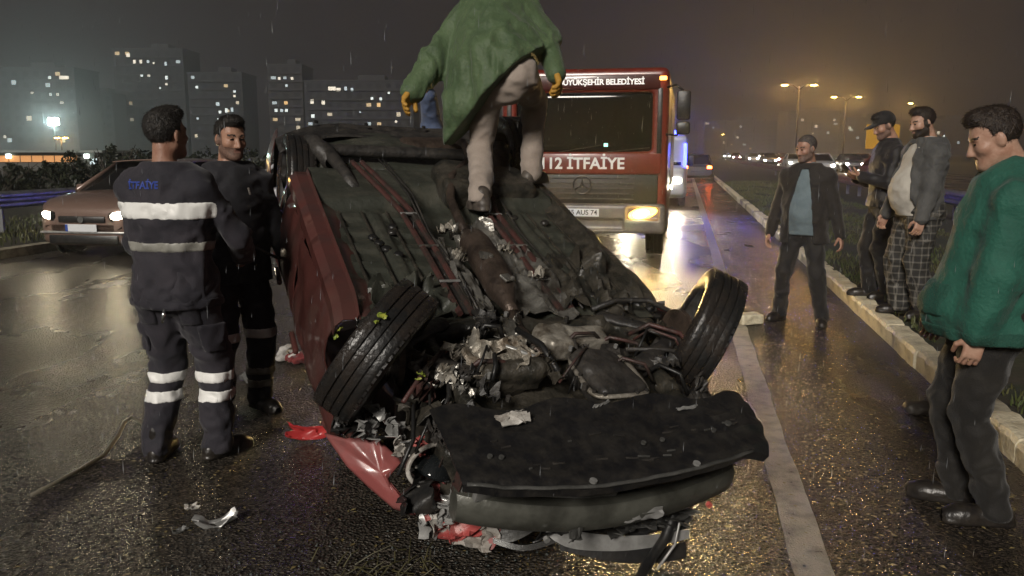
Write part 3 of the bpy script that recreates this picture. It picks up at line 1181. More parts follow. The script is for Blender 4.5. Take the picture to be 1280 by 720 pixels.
# --- wheels
def wheel(mtx, spokes=7, r=0.298, wdt=0.178, cover=False):
    w_ = wdt / 2
    prof_ = [(0.195, -w_ * .86), (0.235, -w_ * 1.02), (0.272, -w_ * 1.0), (0.293, -w_ * .86)]
    for q in (-0.62, -0.2, 0.2, 0.62):          # ribs with grooves between them
        prof_ += [(r - 0.012 if False else r, w_ * (q - 0.17)), (r + 0.0015, w_ * q), (r, w_ * (q + 0.17)), (r - 0.009, w_ * (q + 0.175)), (r - 0.009, w_ * (q + 0.245))]
    prof_ = prof_[:-2] + [(0.293, w_ * .86), (0.272, w_ * 1.0), (0.235, w_ * 1.02), (0.195, w_ * .86)]
    tyre = MB()
    tyre.lathe(prof_, 56, mtx)
    tyre.lathe([(0.197, -w_ * .8), (0.21, 0), (0.197, w_ * .8)], 40, mtx)
    # cross sipes of the tread as thin raised lugs on the shoulders
    for k in range(56):
        t = 2 * math.pi * k / 56
        for sg_ in (-1, 1):
            rm = mtx @ Matrix.Rotation(t, 4, 'X')
            tyre.box((sg_ * w_ * 0.78, 0, r - 0.0052), (w_ * .26, 0.024, 0.008), 0, mtx=rm)
    to = tyre.build('tyre', m_rubber, None, smooth='auto')
    rim_ = MB()
    rim_.lathe([(0.20, -w_ * .8), (0.205, -w_ * .88), (0.190, -w_ * .8), (0.178, -w_ * .3), (0.172, w_ * .5), (0.19, w_ * .8), (0.205, w_ * .88), (0.20, w_ * .8)], 40, mtx)
    rim_.lathe([(0.0, w_ * .55), (0.045, w_ * .55), (0.06, w_ * .45), (0.06, w_ * .1), (0.0, w_ * .1)], 20, mtx)
    for k in range(spokes):
        rm = mtx @ Matrix.Rotation(2 * math.pi * k / spokes, 4, 'X')
        rim_.box((w_ * .42, 0, 0.115), (0.03, 0.048, 0.135), 0.008, mtx=rm)
    ro = rim_.build('rim', m_rim, None, smooth='auto')
    return to, ro


def car_wheel(parent, mtx, name='wheel', **kw):
    e = empty(name)
    e.parent = parent
    to, ro = wheel(mtx, **kw)
    to.parent = e
    ro.parent = e
    return e


def wm(c, camber=0.0, steer=0.0, flip=False):
    m_ = Matrix.Translation(c) @ Matrix.Rotation(steer, 4, 'Z') @ Matrix.Rotation(camber, 4, 'Y')
    if flip:
        m_ = m_ @ Matrix.Rotation(math.pi, 4, 'Z')
    return m_


car_wheel(wreck, wm((-0.735, -0.02, 0.05), R(24), R(-36), True))
car_wheel(wreck, wm((0.765, 0.0, 0.05), R(15), R(-34)))
car_wheel(wreck, wm((-0.735, 2.50, -0.20), R(3), 0, True))
car_wheel(wreck, wm((0.74, 2.50, 0.0), R(-3), 0))

# --- front subframe, engine, gearbox, suspension
s = SDF((-0.75, -0.60, -0.50), (0.75, 0.42, 0.14), 0.014)
s.box((0, -0.16, -0.28), (0.56, 0.32, 0.17), 0.05, k=0)
s.box((0.05, 0.26, -0.06), (0.60, 0.075, 0.05), 0.03, k=0.02)                       # subframe cross-member
s.cone((-0.60, 0.24, -0.02), (0.62, 0.22, -0.02), 0.040, 0.040, 0.03)
s.cone((-0.50, 0.30, -0.02), (-0.42, -0.44, -0.04), 0.045, 0.04, 0.03).cone((0.50, 0.30, -0.02), (0.44, -0.44, -0.04), 0.045, 0.04, 0.03)
s.cone((-0.46, -0.42, -0.03), (0.48, -0.42, -0.03), 0.035, 0.035, 0.03)
s.ell((-0.30, 0.02, -0.10), (0.14, 0.16, 0.10), 0.04).ell((0.30, -0.02, -0.12), (0.20, 0.18, 0.10), 0.04)
s.noise(0.016, (8, 8, 8), 1.0, 3)
s.build('subframe', m_under2, wreck)
s = SDF((-0.46, -0.36, -0.20), (0.12, 0.24, 0.12), 0.010)                            # pale gearbox casing
s.ell((-0.22, -0.06, -0.07), (0.15, 0.12, 0.09), 0.02).box((-0.20, -0.10, -0.03), (0.12, 0.08, 0.045), 0.012, k=0.01)
s.cone((-0.30, -0.15, 0.0), (-0.10, -0.16, 0.015), 0.035, 0.05, 0.03).cone((-0.33, 0.06, -0.02), (-0.12, 0.04, 0.0), 0.05, 0.035, 0.03)
for k in range(6):
    s.cone((-0.34 + 0.05 * k, -0.18, -0.008), (-0.32 + 0.05 * k, 0.06, 0.006), 0.008, 0.008, 0.004)
s.noise(0.005, (14, 14, 14), 2)
s.build('gearbox_casing', m_under2, wreck)
crumple('torn_gearbox_cover', m_alu2, (-0.27, -0.09, 0.022), 0.24, 0.21, 0.030, 141, (.12, -.1, .1), fr=2.2, outline=.14)
crumple('torn_gearbox_cover', m_alu2, (-0.14, -0.04, 0.03), 0.17, 0.17, 0.026, 143, (.1, .15, .5), fr=2.2, outline=.16)
crumple('torn_gearbox_cover', m_alu, (-0.33, -0.02, 0.02), 0.12, 0.16, 0.026, 144, (.2, -.3, .2), fr=2.2, outline=.16)
MB().tube([(-0.10, 0.10, 0.05), (-0.05, -0.06, 0.065), (-0.03, -0.22, 0.03)], 0.014, n=8).build('gear_linkage', m_black, wreck, smooth=True)
s = SDF((-0.05, -0.10, -0.15), (0.42, 0.26, 0.12), 0.010)                            # bell housing / alloy block
s.box((0.16, 0.07, -0.02), (0.17, 0.055, 0.05), 0.008, k=0).box((0.07, 0.06, 0.0), (0.06, 0.09, 0.05), 0.02, k=0.02).cone((0.02, 0.12, 0.02), (0.32, 0.12, 0.01), 0.022, 0.022, 0.015)
s.noise(0.008, (14, 14, 14), 4)
s.build('bell_housing', m_alu, wreck)
s = SDF((0.02, -0.44, -0.20), (0.40, 0.02, 0.14), 0.009)                             # oil pan
s.box((0.185, -0.24, -0.01), (0.115, 0.145, 0.055), 0.03, k=0, rot=(0, 0, 0.12)).box((0.16, -0.18, 0.03), (0.085, 0.085, 0.035), 0.03, k=0.03)
s.noise(0.006, (14, 14, 14), 6)
s.build('oil_pan', m_black2, wreck)
mb = MB()
loop = [(0.185 + 0.130 * math.copysign(min(1, abs(math.cos(t)) ** .45), math.cos(t)), -0.245 + 0.155 * math.copysign(min(1, abs(math.sin(t)) ** .45), math.sin(t)), 0.018 + 0.004 * math.sin(3 * t)) for t in np.linspace(0, 2 * math.pi, 45)]
mb.tube(loop, 0.0125, n=8, cap=False, flat=0.7)
mb.build('oil_pan_gasket', m_alu, wreck, smooth=True)
for k in range(10):
    x, y, z = loop[2 + k * 4]
    MB().tube([(x, y, z + .004), (x, y, z + .018)], 0.008, n=6).build('bolt', m_black2, wreck)
# control arms, drive shafts, tie rods, brake discs, struts
for sg in (-1, 1):
    s = SDF((-0.85, -0.35, -0.12), (0.85, 0.40, 0.14), 0.012) if sg < 0 else SDF((0.3, -0.35, -0.12), (0.85, 0.40, 0.14), 0.012)
    s.cone((sg * 0.40, 0.24, 0.01), (sg * 0.66, 0.02, 0.03), 0.045, 0.03, 0.03, nrm=(0, 0, 1), sq=0.5)
    s.cone((sg * 0.40, -0.16, 0.01), (sg * 0.66, 0.02, 0.03), 0.05, 0.03, 0.04, nrm=(0, 0, 1), sq=0.5)
    s.ell((sg * 0.66, 0.02, 0.02), (0.05, 0.05, 0.045), 0.02).noise(.004, (12, 12, 12))
    s.build('control_arm', m_black2, wreck)
    MB().tube([(sg * 0.28, -0.02, -0.03), (sg * 0.34, -0.02, -0.03), (sg * 0.36, -0.02, -0.03), (sg * 0.40, -0.02, -0.03), (sg * 0.58, -0.01, -0.01), (sg * 0.60, -0.01, -0.01), (sg * 0.66, 0, 0)],
              [0.05, 0.05, 0.03, 0.016, 0.016, 0.045, 0.05], n=12).build('drive_shaft', m_black2, wreck, smooth='auto')
    MB().lathe([(0.0, -.012), (0.14, -.012), (0.14, .012), (0.0, .012)], 30, Matrix.Translation((sg * 0.66, 0, 0.02))).build('brake_disc', m_exh, wreck)
    MB().tube([(sg * 0.62, 0.03, -0.02), (sg * 0.56, 0.06, -0.25), (sg * 0.52, 0.09, -0.52)], [0.05, 0.06, 0.07], n=12).build('strut', m_black2, wreck, smooth=True)
MB().tube([(-0.70, -0.33, 0.02), (-0.56, -0.14, 0.045), (-0.43, 0.03, 0.03)], [0.009, 0.010, 0.012], n=8).build('tie_rod', m_redprim, wreck, smooth=True)
MB().tube([(0.70, -0.16, 0.03), (0.52, -0.10, 0.035), (0.36, -0.06, 0.02)], 0.010, n=8).build('tie_rod', m_black2, wreck, smooth=True)
MB().tube([(0.36, 0.30, 0.02), (0.50, 0.33, 0.05), (0.66, 0.30, 0.06), (0.74, 0.22, 0.04)], 0.013, n=8).build('anti_roll_bar', m_black2, wreck, smooth=True)
crumple('arch_liner', m_black, (0.70, 0.36, -0.10), 0.26, 0.20, 0.04, 41, (0.9, 0, 0), fr=3, outline=.1)
crumple('arch_liner', m_black, (-0.58, 0.30, -0.10), 0.30, 0.26, 0.05, 43, (0.7, 0, .2), fr=3, outline=.1)
crumple('inner_wing', m_under2, (-0.56, -0.18, -0.10), 0.26, 0.42, 0.05, 45, (0, 0.35, .1), fr=4, outline=.12)
crumple('inner_wing', m_black2, (-0.44, -0.42, -0.06), 0.34, 0.18, 0.05, 46, (-.2, 0.1, 0), fr=4, outline=.12)
crumple('inner_wing', m_black2, (0.56, -0.20, -0.10), 0.22, 0.42, 0.05, 47, (0, -0.3, 0), fr=4, outline=.1)
crumple('torn_bracket', m_alu, (-0.49, -0.17, 0.01), 0.05, 0.09, 0.03, 51, (.3, .4, .4), nu=8, nv=8, outline=.3)
crumple('torn_bracket', m_redprim, (-0.58, -0.20, 0.0), 0.09, 0.16, 0.04, 52, (.3, .5, -.4), nu=8, nv=8, outline=.25)
crumple('torn_bracket', m_alu, (-0.42, -0.04, 0.03), 0.08, 0.06, 0.03, 53, (.3, .4, .4), nu=8, nv=8, outline=.3)
for k, (u, v, w) in enumerate(((-0.62, -0.12, -.02), (-0.70, -0.20, -.05), (-0.52, -0.02, .0))):
    MB().tube([(u, v, w), (u + .05, v - .1, w + .03), (u + .02, v - .24, w - .02), (u - .05, v - .33, w - .1)], 0.006 + .002 * k, n=6).build('wiring_loom', m_black, wreck, smooth=True)

# rubber plugs, bolts, clips, seams and hoses that crowd the underside
for k in range(16):
    u = random.choice((-1, 1)) * random.uniform(.34, .60)
    v = .5 + 1.05 * (k / 15)
    MB().lathe([(0.0, .010), (.020, .010), (.026, .004), (.027, -.006)], 14, Matrix.Translation((u, v, -.012)) @ Matrix.Rotation(R(-90), 4, 'Y')).build('rubber_plug', m_black, wreck, smooth=True)
for sg in (-1, 1):
    for u_ in (.36, .50, .63):
        MB().box((sg * u_, 1.02, -.012), (.014, 1.05, .012), .004).build('floor_seam', m_under2, wreck)
for k in range(22):
    u, v = random.uniform(-.55, .6), random.uniform(-.38, .3)
    MB().tube([(u, v, .02), (u, v, .02 + random.uniform(.012, .03))], random.uniform(.007, .012), n=6).build('bolt', m_silver if k % 3 == 0 else m_black2, wreck)
for k in range(16):
    u, v = random.uniform(-.58, .55), random.uniform(-.36, .26)
    du, dv = random.uniform(-.28, .28), random.uniform(-.2, .2)
    w_ = random.uniform(.0, .05)
    MB().tube([(u, v, w_ - .04), (u + du * .3, v + dv * .2, w_ + .03), (u + du * .7, v + dv * .8, w_ + .035), (u + du, v + dv, w_ - .05)], random.uniform(.004, .012), n=7).build('engine_hose', random.choice((m_black, m_black, m_black2, m_redprim, m_silver)), wreck, smooth=True)
for k in range(14):
    u, v = random.uniform(-.6, .62), random.uniform(-.38, .28)
    crumple('engine_bracket', random.choice((m_black2, m_black2, m_under2, m_foil)), (u, v, random.uniform(-.01, .03)), random.uniform(.05, .14), random.uniform(.05, .12), .03, 200 + k, (random.uniform(-.6, .6), random.uniform(-.6, .6), random.uniform(0, 3)), nu=8, nv=8, outline=.2)
for k in range(10):
    u = -.62 + .13 * random.random()
    v = -.50 + .45 * random.random()
    L_ = random.uniform(.06, .2)
    MB().tube([(u, v, -.10), (u + L_ * .4, v - L_ * .3, random.uniform(-.12, .0)), (u + random.uniform(-.1, .15), v - L_, random.uniform(-.35, -.15))], .0035, n=5).build('loose_wire', random.choice((m_black, m_redprim, m_silver)), wreck, smooth=True)

# --- undertray and lower bumper lip
tz = fbm(np.repeat(np.linspace(0, 9, 61), 21), np.tile(np.linspace(0, 3, 21), 61), np.zeros(61 * 21) + 6, 3).reshape(61, 21)
mb = MB()


def tray(a, b):
    x0, x1 = -0.62 + 0.02 * b, 0.72 - 0.17 * max(0, b - .35) ** 1.2
    x = x0 + (x1 - x0) * a
    far = -0.40 - 0.05 * a + 0.03 * math.sin(a * 21)
    near = -0.775 - 0.085 * math.sin(min(1, a * 1.1) * math.pi) ** 0.8
    v = far + (near - far) * min(1.0, b * 1.12)
    w = 0.03 - 0.035 * b + 0.006 * tz[int(round(a * 60)), int(round(b * 20))]
    if b > 0.88:
        w -= (b - 0.88) * 0.30
    for rb_ in (0.30, 0.55, 0.78):
        w += 0.007 * math.exp(-((b - rb_) / 0.03) ** 2)
    if a > 0.9:
        w -= 0.035 * ((a - .9) / .1) ** 2 * (0.8 + .2 * math.sin(b * 23))
    return (x, v, w)


mb.sheet(tray, 60, 20, -0.006)
m_tray = M('scraped_undertray_plastic', (0.011, 0.011, 0.012), 0.34, col2=(0.040, 0.036, 0.030), vscale=16, vdetail=12, lo=.40, hi=.85, bump=0.3, bscale=26, rough2=0.5)
mb.build('undertray', m_tray, wreck, smooth='auto')
mb = MB()
mb.tube([tray(a, 0.90)[:2] + (tray(a, 0.90)[2] + 0.004,) for a in np.linspace(0.01, 0.93, 30)], 0.009, n=8, flat=0.6)
mb.build('lip_edge', m_greyp, wreck, smooth=True)
for k, (a, b_) in enumerate(((0.10, .62), (0.13, .62), (0.55, .55), (0.62, .55), (0.80, .5), (0.36, .86), (0.70, .86), (0.86, .45))):
    p = tray(a, b_)
    MB().tube([(p[0], p[1], p[2] + .002), (p[0], p[1], p[2] + .010)], 0.010 if k < 5 else 0.014, n=10).build('tray_clip', m_silver if k in (5, 6) else m_greyp, wreck)
for k in range(26):
    a, b_ = random.uniform(.06, .9), random.choice((.42, .47, .66, .70))
    p = tray(a, b_)
    MB().box((p[0], p[1], p[2] + .003), (random.uniform(.012, .05), .006, .006), .001, rot=(0, 0, random.uniform(-.2, .2))).build('tray_slot', random.choice((m_black2, m_greyp, m_black2)), wreck)
crumple('torn_label', m_white, (-0.33, -0.50, 0.040), 0.13, 0.06, 0.012, 61, (0, 0, .2), nu=8, nv=6, outline=.25)
crumple('torn_label', m_silver, (0.40, -0.52, 0.030), 0.10, 0.016, 0.006, 62, (0, 0, .1), nu=6, nv=4, outline=.2)
crumple('torn_label', m_silver, (0.05, -0.46, 0.035), 0.08, 0.018, 0.01, 63, (0, 0, .4), nu=6, nv=4, outline=.2)
# radiator pack behind the lip
for k, (x, wx, rt, mt) in enumerate(((-0.46, 0.10, .2, m_silver), (-0.33, 0.035, .1, m_alu), (-0.13, 0.34, -.05, m_silver))):
    MB().box((x, -0.665 - .05 * (x > -.3), -0.125), (wx, 0.03, 0.12), 0.010, rot=(0.15, 0.08 * k, rt)).build('radiator_panel', mt, wreck, smooth='auto')
for k in range(7):
    MB().box((-0.545 + 0.012 * k, -0.60 - .004 * k, -0.13), (0.006, 0.05, 0.15), 0.002, rot=(.1, .12, .2)).build('radiator_fin', m_silver if k % 2 else m_redprim, wreck)
MB().box((0.2, -0.66, -0.13), (0.55, 0.05, 0.10), 0.02, rot=(0, 0, .06)).build('radiator_support', m_black2, wreck, smooth='auto')
# bumper beam
mb = MB()
bp_ = [(-0.055, 0.0), (-0.05, 0.04), (-0.03, 0.062), (0.02, 0.062), (0.03, 0.0), (0.02, -0.062), (-0.03, -0.062), (-0.05, -0.04)]
bz = fbm(np.linspace(0, 4, 41), np.zeros(41), np.zeros(41) + 2, 2)
vs_, fs_ = [], []
for i in range(41):
    a = i / 40
    x = -0.56 + 1.16 * a
    v = -0.60 - 0.13 * math.sin(a * math.pi) ** .8 - 0.03 * a
    w = -0.245 + 0.02 * a + 0.010 * bz[i]
    for (y, z) in bp_:
        vs_.append((x + .004 * bz[(i * 3) % 41], v + y * (1 - .15 * a), w + z * (1 - .12 * a)))
for i in range(40):
    for j in range(8):
        j2 = (j + 1) % 8
        fs_.append((i * 8 + j, i * 8 + j2, (i + 1) * 8 + j2, (i + 1) * 8 + j))
fs_ += [tuple(range(8))[::-1], tuple(320 + j for j in range(8))]
mb.add(vs_, fs_)
mb.build('bumper_beam', m_beam, wreck, smooth='auto')
crumple('beam_patch', m_silver, (0.12, -0.79, -0.235), 0.16, 0.05, 0.006, 71, (1.45, 0, -.02), nu=8, nv=4, outline=.15)
crumple('beam_patch', m_greyp, (-0.14, -0.795, -0.285), 0.05, 0.05, 0.006, 72, (1.45, 0, 0.1), nu=6, nv=4, outline=.2)
for k, (x, z) in enumerate(((-0.25, -0.30), (0.42, -0.24))):
    MB().tube([(x, -0.775, z), (x, -0.79, z)], 0.012, n=8).build('bolt', m_pink if k else m_silver, wreck)
# smashed grille, trim strips and bumper skin under the beam
crumple('grille_fragment', m_black, (0.10, -0.60, -0.40), 0.62, 0.16, 0.05, 73, (0.5, 0, -.1), fr=6, outline=.12)
crumple('grille_fragment', m_greyp, (0.26, -0.69, -0.375), 0.36, 0.06, 0.03, 74, (1.2, 0, -.02), fr=6, outline=.15)


def bent_strip(name, mat, pts, width, th=0.004, tilt=(0, 0.35, 1)):
    P_ = [Vector(p) for p in pts]
    up_ = Vector(tilt).normalized()
    n = 28
    C_ = []
    for i in range(n + 1):
        t = i / n * (len(P_) - 1)
        k = min(int(t), len(P_) - 2)
        f = t - k
        p0, p1, p2, p3 = P_[max(k - 1, 0)], P_[k], P_[k + 1], P_[min(k + 2, len(P_) - 1)]
        C_.append(0.5 * ((2 * p1) + (p2 - p0) * f + (2 * p0 - 5 * p1 + 4 * p2 - p3) * f * f + (3 * p1 - p0 - 3 * p2 + p3) * f ** 3))
    mb_ = MB()
    wid = width if callable(width) else (lambda a: width)
    mb_.sheet(lambda a, b: tuple(C_[int(round(a * n))] + up_ * (b - .5) * wid(a)), n, 4, th)
    return mb_.build(name, mat, wreck, smooth='auto')


bent_strip('silver_trim_strip', m_silver, [(-0.19, -0.57, -0.40), (-0.10, -0.66, -0.43), (0.08, -0.71, -0.445), (0.26, -0.73, -0.445), (0.42, -0.73, -0.435)], lambda a: 0.070 * (1 - .35 * abs(2 * a - .6)), tilt=(0.05, .5, .8))
bent_strip('bumper_skin_fragment', m_black, [(-0.10, -0.63, -0.485), (0.10, -0.72, -0.495), (0.28, -0.76, -0.495), (0.40, -0.76, -0.485)], 0.06, tilt=(0, .55, .75))
bent_strip('chrome_moulding', m_chrome, [(-0.36, -0.58, -0.475), (-0.26, -0.64, -0.475), (-0.14, -0.645, -0.455), (-0.05, -0.63, -0.43)], 0.022, tilt=(0, .5, .8))
bent_strip('bumper_skin_fragment', m_greyp, [(-0.38, -0.56, -0.475), (-0.27, -0.60, -0.44), (-0.16, -0.60, -0.385)], lambda a: 0.07 * (1 - .6 * a), tilt=(0.3, .45, .8))
bent_strip('red_bumper_fragment', m_redpl, [(-0.43, -0.54, -0.50), (-0.36, -0.585, -0.485), (-0.325, -0.56, -0.43)], lambda a: 0.05 * (1 - .7 * abs(2 * a - 1)), tilt=(0.2, .45, .8))
MB().tube([(0.34, -0.60, -0.30), (0.35, -0.69, -0.36), (0.30, -0.74, -0.43), (0.20, -0.80, -0.50), (0.10, -0.90, -0.475), (0.02, -1.05, -0.42)], [0.02, 0.022, 0.022, 0.02, 0.018, 0.016], n=12).build('coolant_hose', m_black, wreck, smooth=True)
MB().tube([(0.34, -0.62, -0.29), (0.37, -0.71, -0.37), (0.33, -0.77, -0.44), (0.24, -0.82, -0.50)], 0.006, n=6).build('coolant_pipe', m_silver, wreck, smooth=True)

# --- smashed left headlamp and torn wing
mb = MB()
mb.lathe([(0.0, -0.055), (0.03, -0.05), (0.055, -0.03), (0.07, 0.0), (0.075, 0.012), (0.068, 0.010), (0.05, -0.018), (0.0, -0.04)], 26,
         Matrix.Translation((-0.57, -0.42, -0.235)) @ Euler((0.2, 1.9, 0.6)).to_matrix().to_4x4())
mb.build('headlamp_bowl', m_glassd, wreck, smooth=True)
mb = MB()
mb.tube([(-0.575 + 0.105 * math.cos(t), -0.405 + 0.035 * math.sin(t) + 0.02 * math.cos(t), -0.225 + 0.068 * math.sin(t)) for t in np.linspace(0.3, 5.3, 30)], 0.010, n=8)
mb.build('headlamp_ring', m_white, wreck, smooth=True)
crumple('headlamp_shell', m_black, (-0.56, -0.38, -0.32), 0.30, 0.26, 0.06, 81, (0.7, 0.3, 0.2), fr=4, outline=.15)
crumple('headlamp_lens', m_lens, (-0.50, -0.50, -0.36), 0.14, 0.12, 0.03, 82, (1.0, 0.2, 0.3), fr=3, outline=.2)
for k, (u, v, w, sx, sy, tl, mt) in enumerate((
        (-0.665, -0.32, -0.21, .08, .06, (.6, .5, .3), m_white), (-0.62, -0.35, -0.18, .06, .05, (.9, .2, .9), m_pink),
        (-0.64, -0.36, -0.25, .07, .05, (.5, .7, 1.3), m_white), (-0.54, -0.46, -0.33, .10, .11, (1.0, .2, .2), m_pink),
        (-0.52, -0.49, -0.39, .13, .09, (1.1, .1, .4), m_white), (-0.46, -0.53, -0.42, .12, .08, (1.0, -.2, .1), m_pink),
        (-0.58, -0.43, -0.36, .07, .10, (1.2, .3, .8), m_white), (-0.49, -0.48, -0.30, .06, .12, (.8, .2, .1), m_silver),
        (-0.42, -0.55, -0.46, .10, .07, (.9, .1, -.3), m_white), (-0.63, -0.40, -0.34, .05, .09, (1.2, .6, .2), m_alu),
        (-0.545, -0.44, -0.27, .05, .04, (.4, .4, 2.), m_redpl), (-0.50, -0.44, -0.18, .05, .03, (.8, .2, 1.), m_white),
        (-0.60, -0.47, -0.42, .06, .10, (1.0, .4, .5), m_silver), (-0.70, -0.27, -0.15, .06, .05, (.7, .6, .3), m_silver),
        (-0.80, -0.22, -0.17, .07, .06, (.7, .6, .3), m_lens), (-0.76, -0.18, -0.13, .06, .07, (.3, .6, .9), m_silver))):
    crumple('headlamp_fragment', mt, (u, v, w), sx * 1.45, sy * 1.45, 0.022, 90 + k, tl, nu=10, nv=10, fr=3.2, outline=.2)
crumple('splash_liner', m_black, (-0.84, -0.16, -0.16), 0.16, 0.15, 0.05, 110, (0.6, 0.5, 0.1), fr=3, outline=.15)
# torn red wing skin: an irregular bent plate
wing = [(-0.93, -0.07, -0.295), (-0.86, -0.15, -0.27), (-0.77, -0.155, -0.23), (-0.735, -0.22, -0.25), (-0.665, -0.28, -0.30), (-0.72, -0.31, -0.35),
        (-0.69, -0.35, -0.42), (-0.62, -0.40, -0.475), (-0.70, -0.36, -0.46), (-0.79, -0.27, -0.41), (-0.86, -0.20, -0.36)]
cx = np.mean(np.array(wing), 0) + np.array([0.015, -0.035, 0.01])
vs_ = [tuple(cx)]
fs_ = []
nw_ = len(wing)
for ring_k in (0.5, 1.0):
    for k, p in enumerate(wing):
        q = cx + (np.array(p) - cx) * ring_k + (1 - ring_k) * np.array([0, -0.02, 0.02 * (k % 2)])
        vs_.append(tuple(q))
for k in range(nw_):
    k2 = (k + 1) % nw_
    fs_.append((0, 1 + k, 1 + k2))
    fs_.append((1 + k, 1 + nw_ + k, 1 + nw_ + k2, 1 + k2))
nb = len(vs_)
vs_ += [(x + .004, y + .008, z) for x, y, z in vs_]
fs_ += [tuple(i + nb for i in f[::-1]) for f in fs_]
for k in range(nw_):
    k2 = (k + 1) % nw_
    fs_.append((1 + nw_ + k, 1 + nw_ + k + nb, 1 + nw_ + k2 + nb, 1 + nw_ + k2))
wo = link_mesh('torn_wing_skin', vs_, fs_, m_redpl, wreck, smooth=True)
md = wo.modifiers.new('subdiv', 'SUBSURF')
md.levels = md.render_levels = 2
md.subdivision_type = 'SIMPLE'
# small leaves caught in the wreck
m_gleaf = M('yellow_green_leaf', (0.22, 0.30, 0.05), 0.5, col2=(0.40, 0.42, 0.06), vscale=40)
for k, (u, v, w, sz) in enumerate(((-0.775, -0.20, 0.315, .030), (-0.80, -0.22, 0.30, .018), (-0.60, -0.20, 0.05, .03), (-0.62, -0.23, 0.05, .02), (-0.80, 0.42, -0.10, .03), (-0.81, 0.46, -.16, .03))):
    crumple('leaf', m_gleaf, (u, v, w), sz, sz * .8, 0.006, 130 + k, (.6, .3, k), nu=4, nv=4, outline=.2)


# ================================================================== PEOPLE
def V3(*a):
    return np.array(a, float)


def ik(a, b, l1, l2, hint):
    """middle joint of a two-bone limb from a to b, bending towards hint"""
    a, b = np.array(a, float), np.array(b, float)
    d = b - a
    L_ = np.linalg.norm(d)
    if L_ > (l1 + l2) * 0.999:
        b = a + d / L_ * (l1 + l2) * 0.999
        d = b - a
        L_ = np.linalg.norm(d)
    x = (l1 * l1 - l2 * l2 + L_ * L_) / (2 * L_)
    h = math.sqrt(max(l1 * l1 - x * x, 1e-6))
    dn = d / L_
    hv = np.array(hint, float) - dn * (np.array(hint, float) @ dn)
    hv /= np.linalg.norm(hv) + 1e-9
    return a + dn * x + hv * h, b


m_eye = M('eye_dark', (0.015, 0.012, 0.010), 0.15)


def skin_mat(name, c):
    return M(name, c, 0.48, col2=(c[0] * .80, c[1] * .70, c[2] * .66), vscale=16, bump=0.12, bscale=90, spec=0.45)


def head_sdf(sc=1.0, fat=0.0):
    s = SDF((-.115, -.15, -.20), (.115, .14, .145), 0.0058)
    s.ell((0, -.016, .036), (.076, .096, .086), 0.02)
    s.ell((0, .028, -.03), (.062 + fat * .5, .064, .084), 0.03)
    s.cone((0, .050, -.086), (0, .0, -.062), .034 + fat * .4, .054 + fat, 0.03)
    for g in (-1, 1):
        s.cone((g * .048, -.004, -.058), (g * .020, .066, -.094), .017 + fat * .5, .016, 0.025)
        s.ell((g * .043, .058, -.022), (.022 + fat * .6, .024, .020 + fat * .4), 0.02)
    s.ell((0, .076, -.098), (.020, .016, .016), 0.02)
    s.cone((-.040, .070, .026), (.040, .070, .026), .013, .013, 0.015)
    for g in (-1, 1):
        s.ell((g * .031, .094, .006), (.020, .014, .012), 0.010, op='sub')
    s.cone((0, .084, .012), (0, .106, -.032), .0085, .0125, 0.010)
    for g in (-1, 1):
        s.ell((g * .0125, .096, -.036), (.009, .011, .008), 0.008)
        s.ell((g * .031, .0735, .005), (.0135, .0135, .0125), 0.002)
        s.ell((g * .077, -.006, -.006), (.011, .021, .033), 0.008, rot=(0, 0, g * .35))
    s.cone((-.021, .079, -.058), (.021, .079, -.058), .0075, .0075, 0.008)
    s.cone((-.017, .078, -.067), (.017, .078, -.067), .0085, .0085, 0.008)
    s.cone((-.024, .090, -.0625), (.024, .090, -.0625), .0030, .0030, 0.004, op='sub')
    s.cone((0, -.022, -.05), (0, -.040, -.19), .054 + fat, .060 + fat, 0.02)
    return s


def hair_sdf(style):
    s = SDF((-.125, -.16, -.14), (.125, .15, .17), 0.0058)
    up = {'buzz': .003, 'short': .006, 'full': .009}[style]
    s.ell((0, -.018, .040), (.078 + up * .6, .098 + up * .6, .088 + up), 0)
    if style in ('short', 'full'):
        s.ell((0, .03, .105), (.062, .058, .030 + up), 0.02)
    s.noise(.0032 if style != 'buzz' else .0015, (110, 60, 110), 3.1, 2)
    # clear the face, ears and nape
    s.box((0, .125, -.067), (.12, .105, .145), .045, 0.008, op='sub')
    s.box((0, .06, -.14), (.14, .085, .14), .03, 0.006, op='sub')
    for g in (-1, 1):
        s.ell((g * .085, .0, -.022), (.03, .034, .045), 0.006, op='sub')
    s.box((0, -.06, -.135), (.14, .14, .095), .02, 0.006, op='sub')
    return s


